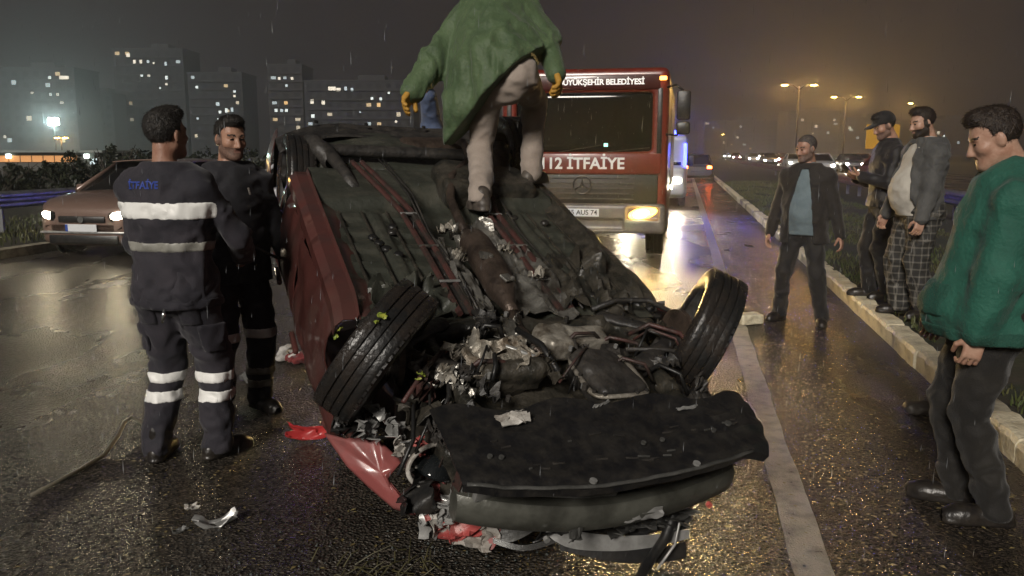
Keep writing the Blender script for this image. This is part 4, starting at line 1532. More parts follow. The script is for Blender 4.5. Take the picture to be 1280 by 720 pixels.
def strands(V, F, style, n=2600):
    """short hair blades growing out of the hair cap"""
    rg = np.random.default_rng(5)
    F = np.asarray(F)
    f = F[rg.integers(0, len(F), n)]
    c = V[f].mean(1) + rg.normal(size=(n, 3)) * .002
    nr = np.cross(V[f[:, 1]] - V[f[:, 0]], V[f[:, 2]] - V[f[:, 0]])
    nr /= np.linalg.norm(nr, axis=1, keepdims=True) + 1e-9
    L_ = rg.uniform(.5, 1.2, (n, 1)) * {'buzz': .006, 'short': .014, 'full': .013}[style]
    t = (c - np.array([0, -.05, .12])) * np.array([1, 1.0, 1]) + rg.normal(size=(n, 3)) * .03
    t -= nr * (t * nr).sum(1, keepdims=True)
    t /= np.linalg.norm(t, axis=1, keepdims=True) + 1e-9
    sd = np.cross(t, nr) * .0011
    a0, a1 = c - t * L_ * .4 - nr * .002, c + t * L_ + nr * L_ * rg.uniform(.1, .45, (n, 1))
    m_ = (a0 + a1) / 2 + nr * L_ * .12
    Q = np.stack([a0 - sd, a0 + sd, m_ + sd, m_ - sd, a1 + sd * .2, a1 - sd * .2], 1).reshape(-1, 3)
    b = len(V) + 6 * np.arange(n)[:, None]
    F2 = np.concatenate([b + [0, 1, 2, 3], b + [3, 2, 4, 5]])
    return np.concatenate([V, Q]), np.concatenate([F, F2])


def hand_sdf(mir, curl=0.5, glove=0.0, spread=1.0):
    """wrist at origin, fingers along +z, palm faces +y, thumb on +x*mir"""
    s = SDF((-.11, -.06, -.06), (.11, .13, .22), 0.0055)
    g = glove
    s.cone((0, 0, -.05), (0, 0, .01), .028 + g, .026 + g, 0.01, nrm=(0, 1, 0), sq=.78)
    s.box((0, 0, .052), (.041 + g, .014 + g, .046 + g), .013, 0.016)
    xs = (.031, .0105, -.0105, -.031)
    ls = (.070, .078, .073, .057)
    for x, l in zip(xs, ls):
        p = V3(mir * x, 0, .094)
        a = 0.15 + curl * 0.5
        for q, fr in enumerate((.45, .32, .26)):
            nxt = p + l * fr * V3(mir * x * 1.6 * spread * (1 if q == 0 else .4), math.sin(a), math.cos(a))
            s.cone(p, nxt, .0092 - .0008 * q + g, .0086 - .0008 * q + g, 0.004)
            p = nxt
            a += curl * 0.95
    t0, t1 = V3(mir * .030, .006, .022), V3(mir * .058, .020 + .01 * curl, .052)
    t2 = t1 + V3(mir * (.016 - .03 * curl), .016 + .018 * curl, .034)
    s.cone(t0, t1, .016 + g, .0115 + g, 0.012).cone(t1, t2, .0112 + g, .0095 + g, 0.004)
    return s


def frame(z, y):
    z = np.array(z, float)
    z /= np.linalg.norm(z)
    y = np.array(y, float)
    y = y - z * (y @ z)
    y /= np.linalg.norm(y) + 1e-9
    return np.stack([np.cross(y, z), y, z], -1)


class Person:
    def __init__(p, label, loc, heading, H=1.75, g=1.0, lean=0.0, side=0.0, twist=0.0, feet=((0.10, 0.0, 0), (-0.10, 0.0, 0)), toes=(8, -8),
                 hands=None, elbow=((.6, -1, 0), (-.6, -1, 0)), yaw=0.0, pitch=0.0, belly=0.0, drop=0.0, pel=(0, 0), knee=((.1, 1, 0), (-.1, 1, 0)),
                 skin=None, palm=((-1, 0, 0), (1, 0, 0)), curl=(0.5, 0.5), roll=0.0, group=None, shrug=0.0):
        """heading: degrees clockwise from straight ahead (+y); index 0 = the person's right side (+x)"""
        p.H, p.g, p.k = H, g, H / 1.75
        k = p.k
        p.root = thing('person', label, 'person', loc, R(-heading), group)
        p.skin = skin or skin_mat('skin_a', (0.40, 0.23, 0.16))
        p.belly = belly
        p.pelvis = V3(pel[0], pel[1], 0.955 * k - drop)
        Ry, Rx = Matrix.Rotation(R(side), 3, 'Y'), Matrix.Rotation(R(-lean), 3, 'X')
        p.SR = np.array(Matrix.Rotation(R(-twist), 3, 'Z') @ Ry @ Rx)

        def sp_(x, y, z):
            return p.pelvis + p.SR @ V3(x, y, z) * k
        p.sp = sp_
        p.waist, p.chest, p.neck = sp_(0, 0.0, .16), sp_(0, -.01, .36), sp_(0, -.03, .545)
        p.sh = [sp_(.178 * (.8 + .2 * g), -.02, .452 + shrug), sp_(-.178 * (.8 + .2 * g), -.02, .452 + shrug)]
        p.hip = [p.pelvis + V3(.09, 0, -.04) * k, p.pelvis + V3(-.09, 0, -.04) * k]
        p.ank, p.kne, p.toe = [], [], []
        for i in (0, 1):
            a = V3(*feet[i]) + V3(0, 0, .085)
            kn, a2 = ik(p.hip[i], a, .425 * k, .425 * k, knee[i])
            p.kne.append(kn)
            p.ank.append(a2)
            t = R(toes[i])
            p.toe.append(V3(math.sin(t), math.cos(t), 0))
        p.elb, p.wri = [], []
        for i in (0, 1):
            sg = 1 if i == 0 else -1
            tgt = V3(*hands[i]) if hands and hands[i] is not None else p.sh[i] + V3(sg * .07, .03, -.53 * k)
            e, w = ik(p.sh[i], tgt, .295 * k, .265 * k, elbow[i])
            p.elb.append(e)
            p.wri.append(w)
        p.palm, p.curl = palm, curl
        hr = Matrix.Rotation(R(-yaw), 3, 'Z') @ Matrix.Rotation(R(roll), 3, 'Y') @ Matrix.Rotation(R(-pitch), 3, 'X')
        p.HR = np.array(hr)
        p.hs = k * 1.0
        p.hc = p.neck + p.SR @ V3(0, .014, .062) * k + p.HR @ V3(0, .02, .118) * p.hs

    # ------------------------------------------------ body: torso, limbs, head and hands in one mesh
    def body(p, fat=0.0, beard=None, brow=None, hair=None, style='short', lips=True, gloves=None, hands=True):
        k, g = p.k, p.g
        VV, FF, FM = [], [], []

        def put(V, F, m=0):
            off = sum(len(v) for v in VV)
            VV.append(V)
            FF.append(np.asarray(F) + off)
            FM.append(np.full(len(F), m) if np.isscalar(m) else m)
        lo = np.min([p.sh[0], p.sh[1], p.neck, *p.ank, *p.kne, *p.elb, *p.wri, p.pelvis], 0) - .2
        hi = np.max([p.sh[0], p.sh[1], p.neck, *p.ank, *p.kne, *p.elb, *p.wri, p.pelvis], 0) + .2
        s = SDF(lo, hi, 0.020)
        p.torso_prims(s, -.012)
        for i in (0, 1):
            s.cone(p.sh[i], p.elb[i], .042 * k, .034 * k, .03).cone(p.elb[i], p.wri[i], .033 * k, .024 * k, .02)
            s.cone(p.hip[i], p.kne[i], .070 * k, .045 * k, .03).cone(p.kne[i], p.ank[i], .044 * k, .032 * k, .02)
            s.cone(p.ank[i] - V3(0, 0, .02), p.ank[i] + p.toe[i] * .1 - V3(0, 0, .05), .026, .022, .01)
        s.cone(p.neck - p.SR @ V3(0, 0, .06) * k, p.hc - p.HR @ V3(0, .03, .05) * p.hs, .062 * k, .052 * k, .04)
        put(*s.mesh())
        V, F = head_sdf(1, fat).mesh()
        c = V[np.asarray(F)].mean(1)
        m = np.zeros(len(F), int)
        for gg in (-1, 1):
            m[(np.hypot((c[:, 0] - gg * .031) / .0125, (c[:, 2] - .005) / .0066) < 1) & (c[:, 1] > .074)] = 1
        m[(np.abs(c[:, 2] - .0270 - .0045 * (1 - ((np.abs(c[:, 0]) - .036) / .02) ** 2)) < .0046) & (np.abs(c[:, 0]) > .011) & (np.abs(c[:, 0]) < .054) & (c[:, 1] > .055)] = 2
        if lips:
            m[(np.abs(c[:, 2] + .0625) < .011) & (np.abs(c[:, 0]) < .024) & (c[:, 1] > .078)] = 3
        if beard is not None:
            bl = -.040 + .9 * np.maximum(0, .045 - c[:, 1]) * .6
            bm_ = (c[:, 2] < bl) & (c[:, 1] > -.012) & (c[:, 2] > -.13) & ~((np.abs(c[:, 2] + .0625) < .009) & (np.abs(c[:, 0]) < .022))
            bm_ &= ~((c[:, 2] > -.048) & (np.abs(c[:, 0]) < .014))
            bm_ |= (np.abs(np.abs(c[:, 0]) - .072) < .02) & (c[:, 1] > -.002) & (c[:, 1] < .026) & (c[:, 2] < .03) & (c[:, 2] > -.05)
            m[bm_ & (m != 1)] = 4
        put((V @ p.HR.T) * p.hs + p.hc, F, m)
        if hands:
            for i in (0, 1):
                hv, hf = hand_sdf(1 if i == 1 else -1, p.curl[i], .004 if gloves else 0).mesh()
                d = p.wri[i] - p.elb[i]
                fr = frame(d, p.palm[i])
                put((hv * p.k) @ fr.T + p.wri[i], hf, 5 if gloves else 0)
        hairm = hair or M('hair_black', (0.012, 0.010, 0.009), 0.55, col2=(0.03, 0.025, 0.02), vscale=60, bump=0.5, bscale=120)
        mats = [p.skin, m_eye, brow or hairm, M('lips', (0.27, 0.135, 0.105), 0.5), beard or hairm, gloves or p.skin]
        link_np('body', np.concatenate(VV), np.concatenate(FF), mats, p.root, np.concatenate(FM))
        if style:
            V, F = hair_sdf(style).mesh()
            V, F = strands(V, F, style)
            link_np('hair', (V @ p.HR.T) * p.hs + p.hc, F, [hairm], p.root)
        return p

    def torso_prims(p, th):
        k, g = p.k, p.g
        f = p.SR @ V3(0, 1, 0)
        return p._torso(None, th)

    def _torso(p, s_, th):
        return None


def torso(p, s, th, k_=0.05, belly=True):
    k, g = p.k, p.g
    f = p.SR @ V3(0, 1, 0)
    s.cone(p.pelvis, p.waist, .155 * g * k + th, .150 * g * k + th, k_, nrm=f, sq=.72)
    s.cone(p.waist, p.chest, .150 * g * k + th, .172 * g * k + th, k_, nrm=f, sq=.70)
    s.cone(p.chest, p.sp(0, -.02, .46), .170 * g * k + th, .125 * g * k + th, k_, nrm=f, sq=.66)
    for i in (0, 1):
        s.cone(p.sp(0, -.03, .515), p.sh[i], .060 * k + th, .052 * g * k + th, .04)
    if belly and p.belly > 0:
        s.ell(p.sp(0, .05 + p.belly * .5, .13), (np.array([.15, .10 + p.belly, .17]) * g + th) * k, .08)
    return s


Person.torso_prims = lambda p, s, th: torso(p, s, th)


def bounds(p, pts, m):
    q = np.array(pts)
    return q.min(0) - m, q.max(0) + m


def jacket(p, mat, name='jacket', th=.028, hem=-.10, h=.013, sleeve=1.0, arm=(.066, .056, .046), amp=.010, fr=(7, 7, 9), seed=1.0, collar=True, flare=.02, extra=None, build=True, open_front=None, hemn=None):
    pts = [p.pelvis + V3(0, 0, hem), p.sh[0], p.sh[1], p.elb[0], p.elb[1], p.wri[0], p.wri[1], p.neck]
    lo, hi = bounds(p, pts, .32)
    s = SDF(lo, hi, h)
    k = p.k
    torso(p, s, th)
    f = p.SR @ V3(0, 1, 0)
    dn = p.pelvis + p.SR @ V3(0, 0, hem - .05)
    s.cone(p.pelvis, dn, .160 * p.g * k + th, .165 * p.g * k + th + flare, .05, nrm=f, sq=.75)
    for i in (0, 1):
        e2 = p.elb[i] + (p.wri[i] - p.elb[i]) * sleeve
        s.cone(p.sh[i], p.elb[i], arm[0] * k, arm[1] * k, .035).cone(p.elb[i], e2, arm[1] * k, arm[2] * k, .02)
    if collar:
        nk = p.neck + p.SR @ V3(0, .0, .005)
        s.cone(nk - p.SR @ V3(0, 0, .05), nk + p.SR @ V3(0, .012, .035), .078 * k, .070 * k, .03)
    if extra:
        extra(s)
    s.folds(amp, fr, seed)
    s.folds(amp * .45, tuple(2.3 * q for q in fr), seed + 11)
    s.cut(p.pelvis + p.SR @ V3(0, 0, hem), p.SR @ V3(0, 0, -1) if hemn is None else hemn)
    if collar:
        nk = p.neck + p.SR @ V3(0, .0, .005)
        s.box(p.neck + p.SR @ V3(0, .0, .175) * k, (.15, .16, .125), .01, .004, op='sub')
        s.cone(nk, nk + p.SR @ V3(0, .02, .12), .058 * k, .060 * k, .006, op='sub')
    for i in (0, 1):
        e2 = p.elb[i] + (p.wri[i] - p.elb[i]) * sleeve
        s.cone(p.sh[i], p.elb[i], (arm[0] - .006) * k, (arm[1] - .004) * k, .01).cone(p.elb[i], e2, (arm[1] - .004) * k, (arm[2] - .003) * k, .01)
    if open_front:
        open_front(s)
    p.jk = s
    if build:
        p.jko = s.build(name, mat, p.root)
    return s


def trousers(p, mat, th=.020, amp=.010, seed=4.0, leg=(.098, .072, .058), h=.013, low=.055, fr=(8, 8, 8), name='trousers', crotch=.03):
    lo, hi = bounds(p, [p.pelvis + V3(0, 0, .1), *p.kne, *p.ank, *p.hip], .24)
    s = SDF(lo, hi, h)
    k, g = p.k, p.g
    f = p.SR @ V3(0, 1, 0)
    s.cone(p.pelvis - V3(0, 0, .03), p.pelvis + p.SR @ V3(0, 0, .10), .145 * g * k + th, .148 * g * k + th, .04, nrm=f, sq=.74)
    for i in (0, 1):
        s.cone(p.hip[i] + V3(0, -.01, 0), p.kne[i], leg[0] * g * k, leg[1] * k, crotch)
        e = p.ank[i] + (p.kne[i] - p.ank[i]) * 0
        s.cone(p.kne[i], e + V3(0, -.01, -low * .3), leg[1] * k, leg[2] * k, .02)
        s.ell(p.hip[i] + V3(0, -.06, .0) * k, np.array([.09, .09, .10]) * g * k, .04)
    s.folds(amp, fr, seed)
    s.folds(amp * .45, tuple(2.3 * q for q in fr), seed + 13)
    zc = min(p.ank[0][2], p.ank[1][2]) - low
    s.cut((0, 0, zc), (0, 0, -1))
    p.tr = s
    p.tro = s.build(name, mat, p.root)
    return s


def shoes(p, mat, size=1.0, boot=0.0, name='shoe'):
    for i in (0, 1):
        a, t = p.ank[i], p.toe[i]
        z0 = a[2] - .085
        s = SDF(a - V3(.2, .2, .11), a + V3(.2, .2, .20), .008)
        n = V3(-t[1], t[0], 0)
        q = V3(a[0], a[1], z0)
        s.cone(q - t * .05 + V3(0, 0, .042), q + t * .12 * size + V3(0, 0, .034), .042 * size, .046 * size, .03)
        s.cone(q + t * .10 * size + V3(0, 0, .032), q + t * .165 * size + V3(0, 0, .028), .044 * size, .034 * size, .03)
        s.cone(q + V3(0, 0, .05) - t * .02, q + V3(0, 0, .10 + boot) - t * .015, .045, .05, .03)
        s.cone(q - t * .055 + V3(0, 0, .012), q + t * .15 * size + V3(0, 0, .012), .044 * size, .046 * size, .01, nrm=(0, 0, 1), sq=.35)
        s.cut((0, 0, z0 + .003), (0, 0, -1))
        s.build(name, mat, p.root)


def band(p, src, lo_p, hi_p, nrm, mat, name, off=.0045, sel=None, parent=None):
    """a strip sewn on: the garment's own surface, a little proud, between two planes"""
    s = SDF.__new__(SDF)
    s.lo, s.h, s.n, s.ax = src.lo, src.h, src.n, src.ax
    s.D = src.D - off
    s.D = np.maximum(s.D, -(src.D + .034))
    s.cut(hi_p, nrm).cut(lo_p, -np.array(nrm, float))
    if sel:
        sel(s)
    return s.build(name, mat, parent or p.root)


def near_only(s, a, r):
    """keep only what lies within r of point a (removes the other limb)"""
    X, Y, Z = s.ax[0][:, None, None], s.ax[1][None, :, None], s.ax[2][None, None, :]
    d = np.sqrt((X - a[0]) ** 2 + (Y - a[1]) ** 2 + (Z - a[2]) ** 2) - r
    s.D = np.maximum(s.D, d.astype(np.float32))


def cloth(name, c, c2=None, rough=.75, bs=180.0, bump=.25, sheen=.15, vs=5):
    return M(name, c, rough, col2=c2 or tuple(x * .7 for x in c), vscale=vs, bump=bump, bscale=bs, sheen=sheen, spec=.35)


m_navy = cloth('navy_uniform_cloth', (0.020, 0.019, 0.026), (0.032, 0.028, 0.036))
m_retro = M('reflective_tape', (0.86, 0.86, 0.83), 0.42, bump=0.1, bscale=200)
m_retro_ghost = M('ghost_reflective_tape', (0.34, 0.335, 0.30), 0.45, col2=(0.18, 0.175, 0.15), vscale=9, lo=.35, hi=.7)  # grey stands for a double image of the bright tape, not soiling
m_boot = M('black_leather', (0.014, 0.012, 0.011), 0.32, col2=(0.03, 0.025, 0.02), vscale=12, bump=.2, bscale=50)
m_blueprint = M('blue_print', (0.03, 0.06, 0.30), 0.5)
skA, skB, skC = skin_mat('skin_a', (0.42, 0.24, 0.165)), skin_mat('skin_b', (0.36, 0.20, 0.14)), skin_mat('skin_c', (0.47, 0.29, 0.21))
m_hairb = M('hair_black', (0.012, 0.010, 0.009), 0.55, col2=(0.03, 0.025, 0.02), vscale=60, bump=0.5, bscale=120)
m_hairbr = M('hair_dark_brown', (0.016, 0.010, 0.007), 0.55, col2=(0.034, 0.022, 0.014), vscale=60, bump=0.5, bscale=120)
m_hairg = M('hair_greying', (0.10, 0.085, 0.075), 0.6, col2=(0.05, 0.04, 0.035), vscale=70, bump=0.5, bscale=120)
m_stub = M('stubble', (0.22, 0.13, 0.095), 0.6, col2=(0.12, 0.072, 0.055), vscale=120)


def print_on(p, obj_, text, size, c, nrm, up, mat, name='lettering'):
    """flat print laid on to a garment by shrinking the letters to its surface"""
    me = text_mesh(text, size, extrude=0.0, bold=size * .03)
    z = Vector(nrm).normalized()
    y = Vector(up)
    y = (y - z * y.dot(z)).normalized()
    x = y.cross(z)
    bm = bmesh.new()
    bm.from_mesh(me)
    bmesh.ops.triangulate(bm, faces=bm.faces)
    bmesh.ops.subdivide_edges(bm, edges=bm.edges, cuts=1)
    tree = BVHTree.FromPolygons([v.co for v in obj_.data.vertices], [tuple(q.vertices) for q in obj_.data.polygons])
    for v in bm.verts:
        q = Vector(c) + x * v.co.x + y * v.co.y + z * .35
        hit = tree.ray_cast(q, -z, .7)
        v.co = (hit[0] + z * .003) if hit[0] else Vector(c) + x * v.co.x + y * v.co.y
    bm.to_mesh(me)
    bm.free()
    me.materials.clear()
    me.materials.append(mat)
    o = bpy.data.objects.new(name, me)
    COL.objects.link(o)
    o.parent = p.root
    return o


# ---- firefighter seen from the back
f1 = Person('firefighter in navy uniform with bright reflective bands standing with back to camera', (-1.72, 4.25, 0), 12, H=1.755, g=1.06,
            feet=((.15, .06, 0), (-.14, -.03, 0)), toes=(26, -14), hands=((.20, .32, 1.06), (-.22, .20, .92)), elbow=((.8, -.8, 0), (-.7, -.8, 0)),
            yaw=16, pitch=-2, skin=skB, shrug=.01)
f1.body(hair=m_hairb, style='full')
jacket(f1, m_navy, hem=-.13, th=.038, arm=(.072, .064, .056), amp=.014, fr=(8, 8, 8), seed=2.2, flare=.02)
trousers(f1, m_navy, amp=.013, leg=(.112, .090, .078), seed=5.1)
shoes(f1, m_boot, 1.05, boot=.06, name='boot')
zb = f1.sp(0, 0, .40)[2]


def torso_sel(s):
    near_only(s, f1.sp(0, 0, .37), .27)


band(f1, f1.jk, f1.sp(0, 0, .315), f1.sp(0, 0, .40), (0, 0, 1), m_retro, 'reflective_band', sel=torso_sel)
band(f1, f1.jk, f1.sp(0, 0, .150), f1.sp(0, 0, .205), (0.0, 0, 1), m_retro_ghost, 'ghost_waist_band', sel=lambda s: near_only(s, f1.sp(0.03, 0, .18), .265))  # added band: shifted ghost of the bright back band
for i in (0, 1):
    for z0, z1, mt in ((.405, .468, m_retro), (.310, .372, m_retro)):
        band(f1, f1.tr, (0, 0, z0), (0, 0, z1), (0, 0, 1), mt, 'reflective_band', sel=lambda s: near_only(s, V3(*(f1.kne[i] * .7 + f1.ank[i] * .3)), .24))
try:
    print_on(f1, f1.jko, 'İTFAİYE', .050, f1.sp(-.05, 0, .462), (0, -1, .12), (0, 0, 1), m_blueprint)
except Exception as e_:
    print('print_on', e_)
MB().tube([f1.pelvis + V3(.04, -.17, -.12), f1.pelvis + V3(.045, -.185, -.15), f1.pelvis + V3(.035, -.185, -.19)], [.006, .012, .008], n=8).build('key_ring', m_chrome, f1.root, smooth=True)

def box_only(s, c, hf):
    X, Y, Z = s.ax[0][:, None, None], s.ax[1][None, :, None], s.ax[2][None, None, :]
    d = np.maximum(np.maximum(np.abs(X - c[0]) - hf[0], np.abs(Y - c[1]) - hf[1]), np.abs(Z - c[2]) - hf[2])
    s.D = np.maximum(s.D, d.astype(np.float32))


def patch(p, src, c, hf, mat, name, off=.010):
    return band(p, src, (0, 0, c[2] - hf[2]), (0, 0, c[2] + hf[2]), (0, 0, 1), mat, name, off=off, sel=lambda s: box_only(s, c, hf))


m_navy2 = cloth('navy_pocket_cloth', (0.015, 0.014, 0.020), (0.025, 0.022, 0.03))
for sg in (-1, 1):
    patch(f1, f1.tr, V3(sg * .115, -.10, .80), V3(.055, .08, .065), m_navy2, 'back_pocket')
    patch(f1, f1.tr, V3(sg * .20, .0, .66), V3(.06, .07, .075), m_navy2, 'cargo_pocket', off=.014)
band(f1, f1.jk, f1.sp(0, 0, -.135), f1.sp(0, 0, -.085), (0, 0, 1), m_navy2, 'jacket_hem', off=.006, sel=lambda s: near_only(s, f1.sp(0, 0, -.1), .27))

# ---- second firefighter, face in three-quarter view
f2 = Person('bearded firefighter in black jacket with grey ghost bands at the shins standing behind his colleague', (-1.66, 5.0, 0), 144, H=1.75, g=1.04,
            feet=((.14, .02, 0), (-.13, -.06, 0)), toes=(14, -14), hands=((.30, .06, .80), (-.33, .10, .78)), yaw=-8, pitch=8, skin=skA, curl=(.7, .7))
f2.body(hair=m_hairb, style='short', beard=m_stub, gloves=M('grey_work_glove', (.06, .065, .075), .7, bump=.3, bscale=90))
jacket(f2, cloth('black_uniform_cloth', (.011, .011, .014), (.02, .019, .024)), hem=-.12, th=.032, arm=(.074, .062, .052), amp=.011, seed=7.7)
trousers(f2, m_navy, amp=.012, leg=(.106, .084, .074), seed=9.4)
shoes(f2, m_boot, 1.05, boot=.05, name='boot')
for i in (0, 1):
    for z0, z1, mt in ((.49, .55, m_retro), (.245, .30, m_retro_ghost), (.155, .21, m_retro_ghost)):  # the two grey bands are added ghosts of the colleague's leg bands
        band(f2, f2.tr, (0, 0, z0), (0, 0, z1), (0, 0, 1), mt, 'reflective_band', sel=lambda s: near_only(s, V3(*(f2.kne[i] * .5 + f2.ank[i] * .5)), .30))
MB().tube([f2.sp(-.05, .15, .44), f2.sp(-.055, .165, .40)], .006, n=6).build('pen', m_white, f2.root, smooth=True)
MB().tube([f2.wri[1] + V3(-.02, .05, .09), f2.wri[1] + V3(.1, .06, .10), f2.wri[1] + V3(.32, .07, .22)], [.010, .009, .008], n=8).build('pry_bar', m_black2, f2.root, smooth=True)

# ---- man in open dark suit jacket
g1 = Person('grey-haired man in open dark suit jacket and pale blue shirt on the shoulder', (2.74, 7.86, 0), 214, H=1.70, g=1.06,
            feet=((.20, -.02, 0), (-.21, .04, 0)), toes=(16, -16), hands=((.33, .0, .80), (-.34, .02, .80)), yaw=30, pitch=10, skin=skB, belly=.02)
g1.body(hair=m_hairg, style='buzz', beard=M('grey_stubble', (.19, .125, .10), .6, col2=(.12, .08, .065), vscale=100))
m_suit = cloth('dark_suit_cloth', (.016, .0135, .012), (.024, .02, .018))
jacket(g1, cloth('pale_blue_knit', (.155, .205, .225), (.12, .16, .18), bs=120, bump=.4), name='sweater', th=.012, hem=-.09, arm=(.05, .045, .035), amp=.006, seed=3.3, collar=False, sleeve=.7)


def open_f(s):
    c = g1.sp(0, .18, .16)
    for z_ in np.linspace(-.28, .50, 24):
        s.box(g1.sp(0, .235, z_), (float(np.interp(z_, (-.28, .2, .5), (.125, .095, .035))), .17, .03), .008, .01, op='sub')


jacket(g1, m_suit, th=.034, hem=-.17, arm=(.072, .062, .052), amp=.009, seed=4.6, open_front=open_f, flare=.035, name='suit_jacket')
trousers(g1, cloth('dark_trouser_cloth', (.014, .013, .013)), amp=.010, leg=(.100, .078, .068), seed=6.1)
shoes(g1, m_boot, 1.0)

# ---- man in black cap looking at his phone
g2 = Person('man in black cap and black jacket looking down at his phone', (3.70, 8.40, .14), 272, H=1.80, g=.98,
            feet=((.10, .05, 0), (-.09, -.06, 0)), toes=(12, -10), hands=((.10, .24, 1.20), (-.06, .25, 1.22)), elbow=((.7, -.4, -1), (-.7, -.4, -1)), yaw=-6, pitch=22, skin=skA,
            palm=((-.5, .1, 1), (.5, .1, 1)), curl=(.6, .6))
g2.body(hair=m_hairb, style='short', beard=m_stub)
m_blackj = cloth('black_jacket_cloth', (.013, .012, .013), (.02, .018, .018), rough=.5)
jacket(g2, m_blackj, th=.030, hem=-.06, arm=(.070, .060, .050), amp=.011, seed=8.8)
trousers(g2, cloth('black_trouser_cloth', (.012, .011, .011)), amp=.011, leg=(.098, .075, .066), seed=2.9)
shoes(g2, m_boot, 1.05)
s = SDF((-.13, -.16, -.06), (.13, .24, .17), .006)
s.ell((0, -.016, .045), (.088, .108, .098), 0)
s.cut((0, 0, .028), (0, .12, -1))
s.ell((0, .12, .040), (.072, .085, .012), .012, rot=(-.18, 0, 0))
s.cut((0, 0, .010), (0, .12, -1))
V, F = s.mesh()
link_np('cap', (V @ g2.HR.T) * g2.hs + g2.hc, F, [cloth('black_cap_cloth', (.012, .011, .011))], g2.root)
m_screen = M('lit_phone_screen', (.05, .08, .2), .2, emit=3.0, ecol=(.25, .45, 1.0))
ph = thing('phone', 'lit smartphone held by the man in the black cap', 'phone', (0, 0, 0))
pm_ = Matrix.Translation(Vector((3.70, 8.40, .14))) @ Matrix.Rotation(R(-272), 4, 'Z')
hp = (g2.wri[0] + g2.wri[1]) / 2 + V3(0, .12, .07)
pm2 = pm_ @ Matrix.Translation(Vector(hp)) @ Matrix.Rotation(R(50), 4, 'X') @ Matrix.Rotation(R(20), 4, 'Y')
MB().box((0, 0, 0), (.076, .155, .009), .004, mtx=pm2).build('case', m_black, ph, smooth='auto')
MB().box((0, 0, .0053), (.068, .143, .001), 0, mtx=pm2).build('screen', m_screen, ph)

# ---- bearded man in grey hooded jacket
g3 = Person('big bearded man in grey jacket, white T-shirt and plaid trousers on the median', (3.60, 7.45, .14), 268, H=1.79, g=1.20,
            feet=((.13, .05, 0), (-.13, -.05, 0)), toes=(14, -14), hands=((.30, .16, .86), (-.30, .14, .84)), yaw=-4, pitch=14, skin=skC, belly=.045, curl=(.7, .7))
g3.body(fat=.008, hair=m_hairbr, style='short', beard=m_hairbr)
jacket(g3, cloth('white_t_shirt_cloth', (.50, .47, .41), (.42, .39, .34)), name='t_shirt', th=.014, hem=-.07, arm=(.05, .045, .035), amp=.008, seed=5.3, collar=False, sleeve=.4)


def open_g3(s):
    for z_ in np.linspace(-.28, .50, 24):
        s.box(g3.sp(0, .30, z_), (float(np.interp(z_, (-.28, .15, .5), (.17, .17, .05))), .235, .03), .008, .03, op='sub')


def hood3(s):
    s.cone(g3.sp(-.07, -.09, .53), g3.sp(.07, -.09, .53), .07, .07, .04)
    s.ell(g3.sp(0, -.13, .50), (.12, .07, .10), .05)


jacket(g3, cloth('grey_fleece', (.085, .085, .082), (.06, .06, .058), bs=70, bump=.4, sheen=.1), th=.036, hem=-.10, arm=(.084, .074, .058), amp=.011, seed=6.6, open_front=open_g3, extra=hood3, name='hooded_jacket')
mpl = M('plaid_cloth', (.05, .048, .042), .8, bump=.2, bscale=150)
n_ = mpl.node_tree
tcn = n_.nodes.new('ShaderNodeTexCoord')
sx = n_.nodes.new('ShaderNodeSeparateXYZ')
n_.links.new(tcn.outputs['Object'], sx.inputs[0])


def stripes(out_, period, width):
    md_ = n_.nodes.new('ShaderNodeMath')
    md_.operation = 'PINGPONG'
    md_.inputs[1].default_value = period
    n_.links.new(out_, md_.inputs[0])
    lt = n_.nodes.new('ShaderNodeMath')
    lt.operation = 'LESS_THAN'
    lt.inputs[1].default_value = width
    n_.links.new(md_.outputs[0], lt.inputs[0])
    return lt.outputs[0]


sm = n_.nodes.new('ShaderNodeMath')
sm.operation = 'ADD'
n_.links.new(stripes(sx.outputs[2], .032, .007), sm.inputs[0])
n_.links.new(stripes(sx.outputs[1], .030, .006), sm.inputs[1])
s2_ = n_.nodes.new('ShaderNodeMath')
s2_.operation = 'ADD'
n_.links.new(sm.outputs[0], s2_.inputs[0])
n_.links.new(stripes(sx.outputs[0], .030, .006), s2_.inputs[1])
rmp_ = n_.nodes.new('ShaderNodeValToRGB')
rmp_.color_ramp.elements[0].color = (.022, .021, .019, 1)
rmp_.color_ramp.elements[1].color = (.16, .15, .13, 1)
dv = n_.nodes.new('ShaderNodeMath')
dv.operation = 'MULTIPLY'
dv.inputs[1].default_value = .5
n_.links.new(s2_.outputs[0], dv.inputs[0])
n_.links.new(dv.outputs[0], rmp_.inputs[0])
n_.links.new(rmp_.outputs[0], n_.nodes['Principled BSDF'].inputs['Base Color'])
trousers(g3, mpl, amp=.014, leg=(.118, .102, .092), seed=3.9, crotch=.06)
shoes(g3, m_boot, 1.0)

# ---- man wrapped in a green blanket-like top, nearest on the right
g4 = Person('dark-haired man in loose green hooded top in profile at the right edge', (2.06, 3.56, 0), 290, H=1.74, g=1.18,
            feet=((.10, .06, 0), (-.10, -.06, 0)), toes=(8, -10), hands=((.20, .20, .76), (-.24, .10, .72)), elbow=((1, -.6, 0), (-1, -.6, 0)), yaw=-6, pitch=22, skin=skC, belly=.0, curl=(.85, .85),
            palm=((-1, .2, 0), (1, .3, 0)))
g4.body(fat=.006, hair=m_hairbr, style='full', beard=None)


